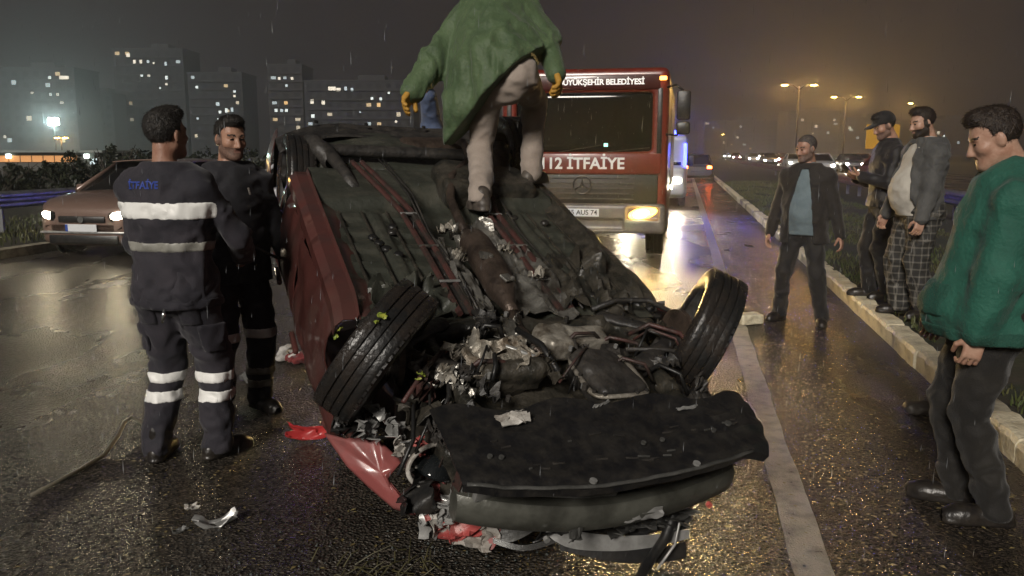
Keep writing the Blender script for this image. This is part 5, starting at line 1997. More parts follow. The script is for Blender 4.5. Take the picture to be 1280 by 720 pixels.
def hood4(s):
    for a_ in np.linspace(.5, 2 * math.pi - .5, 12):
        b_ = a_ + (2 * math.pi - 1) / 11
        s.cone(g4.sp(.098 * math.sin(a_), -.015 + .10 * math.cos(a_), .545 - .035 * math.cos(a_)), g4.sp(.098 * math.sin(b_), -.015 + .10 * math.cos(b_), .545 - .035 * math.cos(b_)), .040, .040, .03)
    s.ell(g4.sp(0, -.14, .545), (.13, .075, .12), .05)
    for i in (0, 1):
        s.cone(g4.sh[i] + V3(0, 0, -.02), g4.elb[i] + V3(0, -.02, 0), .085, .088, .025)
        s.cone(g4.elb[i], g4.wri[i] + V3(0, 0, .06), .086, .062, .02)
    s.cone(g4.chest + V3(0, .0, 0), g4.pelvis + V3(0, .07, -.02), .155, .20, .06)


m_green = cloth('teal_green_fleece', (.022, .115, .080), (.016, .085, .060), bs=60, bump=.35, sheen=.08)
jacket(g4, m_green, name='hooded_top', collar=False, th=.030, hem=-.13, arm=(.085, .085, .062), amp=.012, fr=(6, 6, 4), seed=1.7, extra=hood4, sleeve=.93, flare=.06)
trousers(g4, cloth('charcoal_trouser_cloth', (.011, .010, .009), (.018, .016, .013)), amp=.012, leg=(.105, .080, .068), seed=8.3)
shoes(g4, m_boot, 1.08)

m_green2 = cloth('green_rib_knit', (.016, .085, .060), (.012, .065, .045), bs=120, bump=.5, sheen=.05)
band(g4, g4.jk, g4.sp(0, 0, -.135), g4.sp(0, 0, -.075), (0, 0, 1), m_green2, 'hem', off=.006, sel=lambda s: near_only(s, g4.sp(0, .03, -.1), .36))
patch(g4, g4.jk, V3(0, .25, .98), V3(.15, .16, .07), m_green2, 'front_pocket', off=.010)

# ---- man in green rain coat standing on the wreck, bent over
wp1 = WRECK @ Vector((0.66, 1.90, .045))
wp0 = WRECK @ Vector((0.18, 1.47, .03))
basz = wp0.z
heading5 = 10
c5 = (wp0 + wp1) / 2
loc5 = Vector((c5.x, c5.y, basz))
ri = Matrix.Rotation(R(heading5), 3, 'Z')
l0 = ri @ (wp0 - loc5)
l1 = ri @ (wp1 - loc5)
g5 = Person('man in green raincoat and beige trousers standing bent over on the overturned car', tuple(loc5), heading5, H=1.80, g=1.08,
            lean=34, side=-22, feet=((l1.x, l1.y, l1.z), (l0.x, l0.y, l0.z)), toes=(20, -30), hands=((.29, .0, .80), (-.57, -.20, .64)), elbow=((.5, .8, .0), (-1, .1, .1)),
            pitch=40, yaw=0, skin=skB, drop=.17, pel=(.0, -.06), knee=((.05, 1, 0), (-.25, .8, 0)), curl=(.6, .5))
m_coat = cloth('green_raincoat', (.080, .125, .058), (.055, .092, .042), rough=.6, bs=50, bump=.3)


def skirt5(s):
    s.cone(g5.chest, (-.08, -.06, .84), .20, .24, .06, nrm=(0, 1, 0), sq=.85)
    s.cone(g5.waist, (-.20, -.10, .62), .20, .16, .06)
    s.cone(g5.sh[1] + V3(.03, 0, -.05), (-.29, -.08, .42), .12, .09, .06)
    s.cone(g5.sh[0] + V3(-.03, 0, -.05), (.17, -.05, .80), .11, .10, .06)
    s.cone(g5.chest + V3(0, -.05, 0), (-.20, -.12, .55), .15, .13, .05)
    s.cone(g5.chest + V3(.05, -.05, 0), (.02, -.14, .66), .13, .10, .05)


jacket(g5, m_coat, name='raincoat', th=.040, hem=-.08, arm=(.088, .078, .062), amp=.020, fr=(8, 8, 2.4), seed=9.1, extra=skirt5, sleeve=1.02, flare=.01, hemn=V3(.70, -.10, -.71), h=.012)
trousers(g5, cloth('beige_trouser_cloth', (.38, .32, .275), (.31, .255, .215)), amp=.010, fr=(6, 6, 8), leg=(.094, .074, .066), seed=2.4, low=.03)
g5.body(hair=m_hairb, style='short', gloves=M('yellow_work_glove', (.45, .24, .035), .6, bump=.3, bscale=80))
shoes(g5, M('muddy_shoe', (.10, .085, .07), .5, col2=(.05, .04, .035), vscale=14), 1.0)

# ---- helper in denim, mostly hidden behind the wreck
g6 = Person('person in blue denim jacket reaching up behind the man in the green raincoat', (-.43, 7.15, 0), 200, H=1.90, g=1.12, lean=4,
            feet=((.14, -.05, 0), (-.14, .05, 0)), hands=((.24, .12, 2.06), (-.30, .42, 1.35)), pitch=25, skin=skA)
g6.body(hair=m_hairb, style='short')
m_denim = cloth('denim_cloth', (.085, .115, .20), (.06, .085, .15), bs=200, bump=.3)
jacket(g6, m_denim, name='denim_jacket', th=.034, hem=-.06, arm=(.090, .078, .062), amp=.011, seed=2.6)
trousers(g6, m_denim, amp=.011, seed=2.1)
shoes(g6, m_boot)


# ================================================================== OTHER VEHICLES
m_truckred = M('fire_engine_red', (0.17, 0.020, 0.011), 0.34, coat=0.4, col2=(0.12, 0.016, 0.010), vscale=3)
m_truckdark = M('dark_red_header', (0.055, 0.008, 0.006), 0.35, coat=0.4)
m_screen_glass = M('cab_glass', (0.006, 0.006, 0.006), 0.08, spec=0.35)
m_letter = M('white_lettering', (0.78, 0.78, 0.76), 0.5)
m_letterlit = M('lit_white_lettering', (0.8, 0.8, 0.78), 0.5, emit=0.55, ecol=(1, .96, .9))
m_bumpw = M('bumper_grey_white', (0.16, 0.14, 0.125), 0.4, col2=(0.11, 0.1, 0.09), vscale=6)
m_head = M('lit_headlamp', (1, .6, .2), .2, emit=8.0, ecol=(1.0, .46, .07))
m_bulb = M('lit_headlamp_bulb', (1, .8, .5), .2, emit=40.0, ecol=(1.0, .80, .38))
m_headw = M('lit_white_headlamp', (1, .95, .85), .2, emit=22.0, ecol=(1.0, .90, .70))
m_amber = M('lit_amber_marker', (1, .5, .1), .3, emit=6.0, ecol=(1.0, .45, .08))
m_red_l = M('lit_tail_lamp', (1, .05, .02), .3, emit=9.0, ecol=(1.0, .06, .02))
m_blue_l = M('lit_blue_beacon', (.05, .08, 1), .3, emit=9.0, ecol=(.06, .08, 1.0))
m_plate = M('plate_white', (0.72, 0.74, 0.76), 0.4)
m_plateb = M('plate_blue', (0.03, 0.08, 0.38), 0.4)
m_ink = M('plate_black_ink', (0.02, 0.02, 0.02), 0.5)


def lamp_light(name, kind, loc, energy, col, parent=None, size=.12, rot=None, angle=None, blend=.6):
    d = bpy.data.lights.new(name, kind)
    d.energy = energy
    d.color = col
    if kind in ('POINT', 'SPOT'):
        d.shadow_soft_size = size
    if kind == 'SPOT':
        d.spot_size = R(angle)
        d.spot_blend = blend
    o = bpy.data.objects.new(name, d)
    COL.objects.link(o)
    o.location = loc
    if rot:
        o.rotation_euler = rot
    o.parent = parent
    return o


def plate(parent, c, w=.52, h=.112, text=None):
    pl = MB().box(c, (w, .012, h), .004).build('number_plate', m_plate, parent)
    MB().box((c[0] - w / 2 + .022, c[1] - .0075, c[2]), (.04, .004, h * .92), 0).build('plate_band', m_plateb, pl)
    if text:
        mt = Matrix.Translation((c[0] + .02, c[1] - .009, c[2])) @ Matrix.Rotation(R(90), 4, 'X')
        lettering('plate_text', text, .098, m_ink, pl, mt, extrude=.001, bold=.0015)
    return pl


def road_wheel(parent, c, r=.31, w=.2, side=1):
    e = empty('wheel')
    e.parent = parent
    m_ = Matrix.Translation(c) @ Matrix.Scale(r / .305, 4) @ (Matrix.Identity(4) if side > 0 else Matrix.Rotation(math.pi, 4, 'Z'))
    to, ro = wheel(m_, spokes=6, wdt=w * .305 / r)
    to.parent = e
    ro.parent = e
    return e


# ---------------------------------------------------------------- fire engine
TR = thing('fire_engine', 'red fire engine with white lettering and lit headlamps behind the wreck', 'fire engine', rp(12.15, -1.98), -ROAD_A)
s = SDF((-1.35, -0.15, 0.35), (1.35, 2.5, 2.95), 0.035)
s.box((0, 1.15, 1.66), (1.21, 1.15, 1.12), .10, 0)
s.box((0, 0.05, 2.02), (0.98, 0.16, 0.41), .04, .01, op='sub')                # windscreen opening
V, F = s.mesh()
link_np('cab', V, F, [m_truckred], TR)
mb = MB()
mb.sheet(lambda a, b: (-1.06 + 2.12 * a, 0.035 + .05 * (2 * a - 1) ** 4 * 1.2 - .035 * (1 - b) * 0, 1.60 + 0.86 * b), 20, 8, -.02)
mb.build('windscreen', m_screen_glass, TR, smooth=True)
for x in (-1.085, 1.085):
    MB().box((x, -.002, 2.03), (.07, .03, .92), .012).build('windscreen_pillar', m_black, TR, smooth='auto')
MB().box((0, -.012, 2.575), (2.16, .04, .20), .02).build('header_panel', m_truckdark, TR, smooth='auto')
lettering('header_lettering', 'BÜYÜKŞEHİR BELEDİYESİ', .108, m_letterlit, TR, Matrix.Translation((.255, -.036, 2.575)) @ Matrix.Rotation(R(90), 4, 'X'), extrude=.002, bold=.003, space=.96)
MB().box((0, -.018, 1.435), (2.24, .05, .29), .02).build('name_panel', m_truckred, TR, smooth='auto')
lettering('name_lettering', '112 İTFAİYE', .225, m_letter, TR, Matrix.Translation((-.01, -.047, 1.43)) @ Matrix.Rotation(R(90), 4, 'X'), extrude=.002, bold=.006)
gr = MB().box((0, -.01, 1.07), (2.16, .045, .42), .02).build('grille', M('grille_black', (.008, .007, .007), .5), TR, smooth='auto')
for k in range(5):
    MB().box((0, -.036, .93 + .075 * k), (1.5, .02, .022), .004).build('grille_slat', m_black2, gr)
mb = MB()
mb.tube([(.13 * math.cos(t), -.055, 1.13 + .13 * math.sin(t)) for t in np.linspace(0, 2 * math.pi, 33)], .010, n=8, cap=False)
for k in range(3):
    t = R(90 + 120 * k)
    mb.tube([(0, -.055, 1.13), (.125 * math.cos(t), -.055, 1.13 + .125 * math.sin(t))], [.018, .004], n=6)
mb.build('emblem', M('grille_emblem', (.10, .10, .10), .3, metal=.8), gr, smooth=True)
s = SDF((-1.35, -0.25, 0.30), (1.35, 0.6, 0.98), 0.025)
s.box((0, .13, .65), (1.20, .24, .215), .06, 0)
s.box((0, -.12, .57), (.62, .06, .075), .02, .01, op='sub')
for x in (-.88, .88):
    s.box((x, -.12, .73), (.235, .08, .095), .03, .01, op='sub')
V, F = s.mesh()
link_np('bumper', V, F, [m_bumpw], TR)
MB().box((0, -.03, .57), (1.2, .03, .13), .01).build('bumper_intake', m_black, TR)
plate(TR, (0.0, -.128, .735), .52, .112, '35 AUS 74')
for x in (-.88, .88):
    s = SDF((x - .3, -.16, .55), (x + .3, .1, .9), .012)
    s.ell((x, -.04, .73), (.21, .06, .085), 0, rot=(0, -.22 * (1 if x > 0 else -1), 0))
    V, F = s.mesh()
    hl = link_np('headlamp', V, F, [m_head], TR)
    s = SDF((x - .3, -.2, .55), (x + .3, .1, .9), .012)
    s.ell((x - .02, -.085, .725), (.115, .035, .055), 0, rot=(0, -.22 * (1 if x > 0 else -1), 0))
    V, F = s.mesh()
    link_np('bulb', V, F, [m_bulb], hl)
    lamp_light('headlamp_light', 'SPOT', (x, -.17, .73), 260, (1.0, .66, .24), hl, .07, rot=(R(81), 0, R(180)), angle=125, blend=.8)
for x in (-1.12, 1.12):
    MB().box((x, -.035, 2.62), (.10, .03, .055), .012).build('marker_lamp', m_amber, TR)
for sg in (-1, 1):
    mb = MB()
    mb.tube([(sg * 1.18, .02, 2.50), (sg * 1.30, -.10, 2.52), (sg * 1.40, -.12, 2.44)], .016, n=8)
    mb.tube([(sg * 1.18, .02, 1.85), (sg * 1.32, -.10, 1.83), (sg * 1.40, -.12, 1.90)], .016, n=8)
    mr_ = mb.build('mirror', m_black, TR, smooth=True)
    MB().box((sg * 1.41, -.12, 2.24), (.19, .09, .40), .03).build('mirror_head', m_black, mr_, smooth='auto')
    MB().box((sg * 1.41, -.12, 1.93), (.19, .09, .17), .03).build('wide_angle_mirror', m_black, mr_, smooth='auto')
    road_wheel(TR, (sg * 1.02, 1.15, .45), .45, .27, sg)
    road_wheel(TR, (sg * 1.02, 4.9, .45), .45, .27, sg)
    MB().box((sg * 1.16, .62, .62), (.10, .5, .34), .03).build('step', m_black, TR, smooth='auto')
    lettering('side_number', '112', .3, m_letter, TR, Matrix.Translation((sg * 1.222, 1.1, 1.42)) @ Matrix.Rotation(R(90 * sg), 4, 'Z') @ Matrix.Rotation(R(90), 4, 'X'), extrude=.002)
bodyt = MB().box((0, 4.55, 1.76), (2.40, 4.2, 2.0), .05).build('equipment_body', m_truckred, TR, smooth='auto')
for sg in (-1, 1):
    for k in range(3):
        MB().box((sg * 1.205, 3.1 + 1.3 * k, 1.75), (.02, 1.15, 1.5), .008).build('roller_shutter', m_silver, bodyt)
MB().box((0, 3.4, .66), (0.8, 6.0, .18), .02).build('chassis', m_black2, TR)
for k, x in enumerate((-.6, -.1, .35, .7)):
    MB().box((x, .7, 2.80), (.22, .16, .06), .02).build('roof_lamp', m_glassd, TR, smooth='auto')
MB().box((.50, .065, 2.31), (.30, .008, .12), 0).build('windscreen_paper', M('paper', (.35, .33, .30), .7), TR)
MB().box((.33, .0, 1.70), (.06, .010, .05), .004).build('dashboard_badge', M('lit_dash_display', (.3, .9, .8), .4, emit=1.2, ecol=(.5, 1, .85)), TR)
MB().tube([(-.35, .02, 1.60), (.28, -.01, 1.70)], .008, n=6).build('wiper', m_black, TR)
MB().tube([(.35, .02, 1.60), (.95, -.01, 1.66)], .008, n=6).build('wiper', m_black, TR)


# ---------------------------------------------------------------- passenger cars (upright)
def loft(st, prof_fn, mtx=None):
    rings = [prof_fn(q) for q in st]
    n = len(rings[0])
    mb_ = MB()
    vs_, fs_ = [], []
    for rg in rings:
        vs_ += rg
    for i in range(len(rings) - 1):
        for j in range(n):
            j2 = (j + 1) % n
            fs_.append((i * n + j, (i + 1) * n + j, (i + 1) * n + j2, i * n + j2))
    fs_.append(tuple(range(n)))
    fs_.append(tuple((len(rings) - 1) * n + j for j in range(n))[::-1])
    mb_.add(vs_, fs_, mtx)
    return mb_


def car_ring(q):
    y, zb, zt, w = q
    half = [(0, zb), (.80 * w, zb), (.96 * w, zb + .06), (w, zb + .22), (w * 1.0, zt - .24), (w * .985, zt - .12), (w * .94, zt - .035), (w * .80, zt), (.4 * w, zt + .018), (0, zt + .022)]
    return [(x, y, z) for x, z in half] + [(-x, y, z) for x, z in half[-2:0:-1]]


STN = [(0.0, .30, .66, .52), (.02, .25, .74, .64), (.07, .21, .80, .73), (.16, .19, .855, .80), (.35, .18, .91, .858), (.60, .18, .945, .875), (.90, .18, .975, .882), (1.15, .18, .99, .885), (2.2, .18, .985, .885), (3.3, .20, .97, .872), (3.85, .22, .98, .84), (4.1, .27, .93, .80), (4.2, .36, .80, .74)]


def car(label, loc, rz, paint, head=m_headw, tail=None, detail=True, group=None, cat='car', name='parked_car', low=False):
    root = thing(name, label, cat, loc, rz, group)
    b_ = loft(STN if not low else STN[::2], car_ring).build('body', paint, root, smooth='auto')
    top = [(-.58, 1.82, 1.43), (.58, 1.82, 1.43), (.58, 3.35, 1.42), (-.58, 3.35, 1.42)]
    bot = [(-.78, 0.98, .985), (.78, 0.98, .985), (.76, 3.98, .97), (-.76, 3.98, .97)]
    sides = (('windscreen', 0, 1), ('side_window', 1, 2), ('rear_window', 2, 3), ('side_window', 3, 0))
    for nm, i, j in sides:
        mb_ = MB()
        B0, B1, T0, T1 = (Vector(q) for q in (bot[i], bot[j], top[i], top[j]))
        mb_.sheet(lambda a, b: tuple((B0.lerp(B1, a)).lerp(T0.lerp(T1, a), b)), 6, 4, .006)
        mb_.build(nm, m_screen_glass, root, smooth=True)
    mb_ = MB()
    mb_.sheet(lambda a, b: (-.62 + 1.24 * a, 1.70 + 1.72 * b, 1.425 + .045 * math.sin(a * math.pi) * (1 - .3 * (2 * b - 1) ** 2)), 10, 8, -.02)
    mb_.build('roof', paint, root, smooth=True)
    for i in range(4):
        MB().tube([Vector(bot[i]), Vector(top[i])], [.045, .035], n=8).build('pillar', paint, root, smooth=True)
    for sg in (-1, 1):
        MB().tube([(sg * .785, 2.55, .95), (sg * .61, 2.55, 1.42)], .035, n=8).build('pillar', m_black, root, smooth=True)
        for y in (.82, 3.42):
            if detail:
                MB().lathe([(.33, -.01), (.375, -.005), (.375, .02), (.33, .025)], 32, Matrix.Translation((sg * .872, y, .32)), closed=True).build('wheel_arch', m_black, root, smooth=True)
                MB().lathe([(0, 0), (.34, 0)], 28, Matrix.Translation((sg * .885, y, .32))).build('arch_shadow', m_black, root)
                road_wheel(root, (sg * .80, y, .305), .305, .19, sg)
            else:
                MB().lathe([(.0, -.1), (.30, -.1), (.31, 0), (.30, .1), (0, .1)], 16, Matrix.Translation((sg * .80, y, .31))).build('wheel', m_rubber, root)
        if detail:
            MB().box((sg * .97, 1.35, 1.02), (.17, .10, .12), .035).build('wing_mirror', paint, root, smooth='auto')
            MB().box((sg * .885, 1.25 + .9, .78), (.02, .2, .03), .008).build('door_handle', paint, root, smooth='auto')
            MB().box((sg * .60, .085, .66), (.36, .16, .15), .06, rot=(.35, sg * -.12, sg * .42)).build('headlamp_housing', m_black, root, smooth='auto')
        if head:
            hl_ = MB().box((sg * .58, .045 if detail else .06, .66), (.24 if detail else .26, .13, .12 if detail else .18), .05, rot=(.3, sg * -.12, sg * .38)).build('headlamp', head, root, smooth='auto')
        if tail:
            MB().box((sg * .62, 4.17, .80), (.24, .08, .14), .02).build('tail_lamp', tail, root)
    if detail:
        MB().box((0, .000, .60), (.78, .05, .10), .02).build('grille', m_black, root, smooth='auto')
        MB().box((0, .035, .30), (1.16, .10, .14), .03).build('lower_intake', m_black, root, smooth='auto')
        MB().box((0, .02, .405), (1.42, .09, .035), .015).build('bumper_trim', m_silver, root, smooth='auto')
        MB().tube([(0, -.03, .60), (0, -.04, .60)], .05, n=20).build('emblem', m_chrome, root)
        plate(root, (0, -.035, .475))
        MB().lathe([(0, 0), (.0, 0)], 4)
    return root


m_carred = M('parked_car_red_paint', (0.19, 0.125, 0.098), 0.3, coat=0.7, metal=.2)
RC = car('tan-brown parked car with headlamps on beside the left guard rail', (-6.45, 12.6, 0), R(-10), m_carred)
for sg in (-1, 1):
    lamp_light('headlamp_light', 'SPOT', (sg * .58, -.12, .61), 28, (1.0, .84, .55), RC, .05, rot=(R(80), 0, R(180)), angle=110, blend=.8)

m_white_p = M('white_car_paint', (.50, .50, .52), .3, coat=.5)
PC = car('white police car with blue roof beacon hidden behind the wreck', (-1.0, 14.6, 0), R(64), m_white_p, head=None, name='police_car')
lb = MB().box((0, 2.5, 1.50), (1.0, .22, .09), .03).build('light_bar', m_blue_l, PC, smooth='auto')
lamp_light('beacon_light', 'POINT', (0, 2.5, 1.62), 26, (.42, .28, 1.0), lb, .12)

# van with blue beacons behind the fire engine
VN = thing('police_van', 'police van with blue beacons lit behind the fire engine', 'van', rp(24.5, -1.45), -ROAD_A)
s = SDF((-1.1, -.1, .2), (1.1, 5.3, 2.35), .05)
s.box((0, 2.75, 1.18), (.98, 2.4, .90), .12, 0).box((0, .6, .78), (.95, .6, .42), .12, .15)
V, F = s.mesh()
link_np('body', V, F, [M('van_paint', (.35, .36, .40), .35, coat=.5)], VN)
mb = MB()
mb.sheet(lambda a, b: (-.82 + 1.64 * a, .28 + .42 * b - .02, 1.18 + .68 * b), 6, 4, .01)
mb.build('windscreen', m_screen_glass, VN, smooth=True)
for sg in (-1, 1):
    hl = MB().box((sg * .70, .0, .80), (.3, .10, .16), .04).build('headlamp', m_headw, VN, smooth='auto')
    lamp_light('headlamp_light', 'SPOT', (sg * .70, -.10, .62), 170, (1.0, .85, .60), hl, .06, rot=(R(84), 0, R(180)), angle=90, blend=.7)
    lbv = MB().box((sg * .42, 1.5, 2.16), (.62, .28, .16), .05).build('beacon', m_blue_l, VN, smooth='auto')
    road_wheel(VN, (sg * .86, .95, .34), .34, .21, sg)
    road_wheel(VN, (sg * .86, 4.2, .34), .34, .21, sg)
    MB().box((sg * 1.08, .75, 1.35), (.2, .1, .3), .04).build('wing_mirror', m_black, VN, smooth='auto')
MB().box((.93, .3, 1.5), (.10, .10, .7), .03).build('blue_side_lamp', m_blue_l, VN, smooth='auto')
lamp_light('beacon_light', 'POINT', (.4, 1.0, 2.45), 420, (.10, .12, 1.0), VN, .15)

# traffic far down the road
far = []
paints = [M('far_paint_%s' % k, c, .35, coat=.4) for k, c in (('silver', (.3, .3, .31)), ('dark', (.03, .03, .035)), ('white', (.5, .5, .5)), ('maroon', (.15, .03, .03)))]
m_farhead = M('far_headlamp', (1, .95, .85), .2, emit=110.0, ecol=(1.0, .93, .78))
m_fartail = M('far_tail_lamp', (1, .1, .03), .2, emit=40.0, ecol=(1.0, .13, .02))
base_in, base_out = {}, {}
spots_in = [(62, 9.0), (70, 12.5), (78, 9.2), (84, 16.0), (92, 12.6), (100, 9.0), (108, 16.2), (118, 12.4), (128, 9.3), (140, 12.8), (150, 16.0), (165, 9.1), (176, 12.5), (190, 15.8), (205, 9.2)]
ords = ('first', 'second', 'third', 'fourth', 'fifth', 'sixth', 'seventh', 'eighth', 'ninth', 'tenth', 'eleventh', 'twelfth', 'thirteenth', 'fourteenth', 'fifteenth')
for k, (s_, t_) in enumerate(spots_in):
    c_ = k % 4
    lab = 'oncoming car with lit headlamps on the opposite carriageway, %s nearest of them' % ords[k]
    if c_ not in base_in:
        base_in[c_] = car(lab, rp(s_, t_), -ROAD_A, paints[c_], head=m_farhead, detail=False, group='oncoming traffic', name='distant_car', low=True)
    else:
        q = copy_tree(base_in[c_])
        q.location = rp(s_, t_)
        q['label'] = lab
spots_out = [(50, .15, 'dark car with red tail lamps pulled over beyond the police van, nearest of three'), (72, .3, 'dark car with red tail lamps pulled over, middle of three beyond the police van'),
             (105, .2, 'dark car with red tail lamps pulled over, farthest of three beyond the police van')]
for k, (s_, t_, lab) in enumerate(spots_out):
    car(lab, rp(s_, t_), -ROAD_A + math.pi, paints[1], head=None, tail=m_fartail, detail=False, group='cars stopped on the shoulder', name='distant_car', low=True)
oc = car('red car with tail lamps lit under the street lamps beyond the suited man', rp(44, 8.6), -ROAD_A + math.pi, paints[3], head=None, tail=m_fartail, detail=False, name='distant_car', low=True)


# ================================================================== BACKGROUND
m_wall = [M('night_facade_%d' % k, c, .85, col2=tuple(x * .75 for x in c), vscale=.3) for k, c in enumerate(((.050, .052, .058), (.042, .044, .050), (.060, .056, .058)))]
m_win = M('unlit_window', (.012, .014, .018), .12)
m_lit = [M('lit_window_%d' % k, c, .5, emit=e, ecol=c) for k, (c, e) in enumerate((((.85, .95, .92), 1.5), ((1.0, .92, .75), 1.3), ((.75, .9, .95), .8)))]
m_roofp = M('roof_plant', (.04, .04, .042), .8)


def block(label, u0, u1, vtop, Y, lit, storeys, mat, depth=16.0, bays=None, group=None):
    """apartment block whose front spans photo columns u0..u1 with its roof at row vtop, Y metres ahead"""
    a, b_ = at(u0, vtop, Y), at(u1, vtop, Y)
    H_, W_ = a.z, b_.x - a.x
    root = thing('apartment_block', label, 'building', (a.x, Y, 0), 0, group)
    wl_ = MB().box((W_ / 2, depth / 2, H_ / 2), (W_, depth, H_)).build('wall', mat, root)
    MB().box((W_ / 2, depth / 2, H_ + .25), (W_ + .5, depth + .5, .5)).build('parapet', m_roofp, root)
    MB().box((W_ * .6, depth / 2, H_ + 1.5), (W_ * .25, depth * .4, 2.0), .05).build('stair_head', m_roofp, root)
    fh = H_ / storeys
    bays = bays or max(3, int(W_ / 3.2))
    bw = W_ / bays
    dark = MB()
    for i in range(storeys):
        MB_ = None
        for j in range(bays):
            dark.box((bw * (j + .5), -.01, fh * (i + .55)), (bw * .5, .06, fh * .48))
    o = dark.build('dark_windows', m_win, root)
    o['kind'] = 'stuff'
    bal = MB()
    for i in range(1, storeys):
        bal.box((W_ / 2, -.35, fh * i + .1), (W_ * .94, .7, .18))
    o = bal.build('balcony_slabs', m_roofp, root)
    o['kind'] = 'stuff'
    for k, (u, v, wpx, hpx) in enumerate(lit):
        q = at(u, v, Y - .15)
        px = Y / FPX
        MB().box((q.x - a.x, -.12, q.z), (max(wpx, 1.4) * px, .10, max(hpx, 1.6) * px)).build('lit_window', m_lit[(k + int(u)) % 3], root)
    rg = np.random.default_rng(int(u0 * 7 + 999))
    for k in range(9 if Y < 350 else 5):
        i, j = int(rg.integers(1, storeys)), int(rg.integers(0, bays))
        MB().box((bw * (j + .5), -.10, fh * (i + .55)), (bw * rg.uniform(.25, .5), .08, fh * rg.uniform(.3, .45))).build('lit_window', m_dim[k % 3], root)
    return root


m_dim = [M('dim_window_%d' % k, c, .5, emit=.45, ecol=c) for k, c in enumerate(((1.0, .75, .42), (.7, .85, .9), (1.0, .88, .65)))]
w2 = (2.4, 3.0)
block('wide apartment block behind the floodlight at the far left', -30, 92, 86, 270, [(17, 103, 5, 5), (62, 97, 3, 3), (80, 97, 11, 4), (63, 118, 2.4, 3), (72, 118, 2.6, 3), (77, 128, 4, 3), (40, 116, 3, 2), (6, 171, 3, 3)], 8, m_wall[0])
block('tall apartment tower with a row of lit top windows above the first firefighter', 140, 228, 62, 300, [(160, 69, 4, 4), (168, 77, 3, 4), (176, 77, 3, 4), (185, 77, 3, 3), (192, 79, 2, 2), (207, 80, 2.5, 5), (177, 94, 3, 3), (186, 94, 3, 3), (208, 97, 3, 4), (208, 105, 2.5, 3), (200, 110, 2, 2)], 13, m_wall[1])
block('low apartment block between the floodlight and the tall tower', 92, 140, 118, 290, [(120, 126, 2.5, 2.5), (113, 95, 2, 2)], 7, m_wall[2])
block('apartment block with a brightly lit stairwell behind the bearded firefighter', 234, 302, 92, 285, [(246, 109, 3, 3), (293, 114, 3, 3), (293, 120, 2.6, 2.6), (272, 130, 4, 4), (275, 140, 3, 3), (283, 138, 3, 5), (290, 137, 3, 5), (287, 146, 8, 5), (297, 150, 5, 4), (273, 149, 3, 3), (247, 148, 2.4, 2.4)], 10, m_wall[1])
block('dark apartment tower with two lit rows left of the overturned car', 334, 377, 82, 290, [(349, 98, 3, 3), (358, 107, 3, 3), (365, 98, 3, 3), (345, 138, 3.4, 3.4), (352, 138, 3.4, 3.4), (358, 138, 3.4, 3.4)], 11, m_wall[2])
block('long apartment block with lit upper windows above the overturned car', 380, 516, 102, 280, [(415, 111, 9, 5), (423, 112, 5, 4), (432, 111, 3, 5), (440, 112, 3, 4), (390, 127, 4, 5), (404, 128, 4, 5), (465, 123, 3, 3), (476, 124, 3, 4), (391, 145, 4, 4), (404, 159, 2.5, 2.5), (495, 152, 2.6, 2.6), (450, 140, 2, 2), (486, 116, 2.4, 2.4)], 8, m_wall[0])
block('distant apartment block dotted with lamps below the street lamps', 985, 1050, 140, 420, [(1003, 150, 3, 3), (1020, 158, 3, 3), (1035, 166, 3, 3), (1012, 172, 2.4, 2.4), (1043, 150, 2.4, 2.4)], 9, m_wall[2])
block('distant apartment block between the suited man and the capped man', 1052, 1128, 148, 430, [(1062, 160, 3, 3), (1072, 172, 3, 3), (1110, 140, 3, 3), (1098, 163, 2.6, 2.6)], 8, m_wall[1])
block('distant apartment block behind the bearded man in grey', 1140, 1240, 150, 410, [(1160, 160, 3, 3), (1173, 166, 3.4, 3.4), (1180, 170, 2.4, 2.4), (1150, 141, 2.4, 2.4), (1198, 178, 3, 3)], 8, m_wall[0])
block('hazy apartment block beyond the traffic lights on the horizon', 880, 975, 152, 460, [(922, 172, 2.4, 2.4), (926, 158, 2.4, 2.4), (905, 178, 2.4, 2.4)], 8, m_wall[1])

# low lit roadside building at the far left
Yb = 74.0
a = at(-40, 189, Yb)
b_ = at(128, 189, Yb)
LB = thing('roadside_building', 'long low building with lit orange fascia below the floodlight', 'building', (a.x, Yb, 0))
W_ = b_.x - a.x
MB().box((W_ / 2, 3, .78), (W_, 6, 1.56)).build('wall', M('kiosk_wall', (.10, .10, .09), .8), LB)
MB().box((W_ / 2, 2.8, 1.66), (W_ + .6, 7, .16)).build('roof', M('kiosk_roof', (.30, .33, .31), .6), LB)
for k in range(7):
    x = W_ * (.26 + .085 * k)
    MB().box((x, -.06, 1.02), (W_ * .075, .1, .55)).build('lit_panel', M('lit_orange_panel', (.7, .3, .1), .5, emit=.42, ecol=(1, .48, .16)), LB)
for k, x in enumerate((.31, .89)):
    MB().box((W_ * x, -.25, 1.25), (.42, .2, .36), .05).build('wall_lamp', M('lit_wall_lamp', (1, 1, .9), .5, emit=7, ecol=(.85, 1, .9)), LB)
MB().box((W_ * .93, -.06, .8), (W_ * .05, .1, .5)).build('lit_doorway', m_lit[2], LB)


# street lamps and floodlight
m_polem = M('lamp_pole_steel', (.04, .04, .04), .6, metal=.2)
m_sod = M('lit_sodium_lamp', (1, .6, .15), .3, emit=120, ecol=(1.0, .52, .10))
m_flood = M('lit_floodlight', (1, 1, 1), .3, emit=260, ecol=(.75, 1.0, .93))


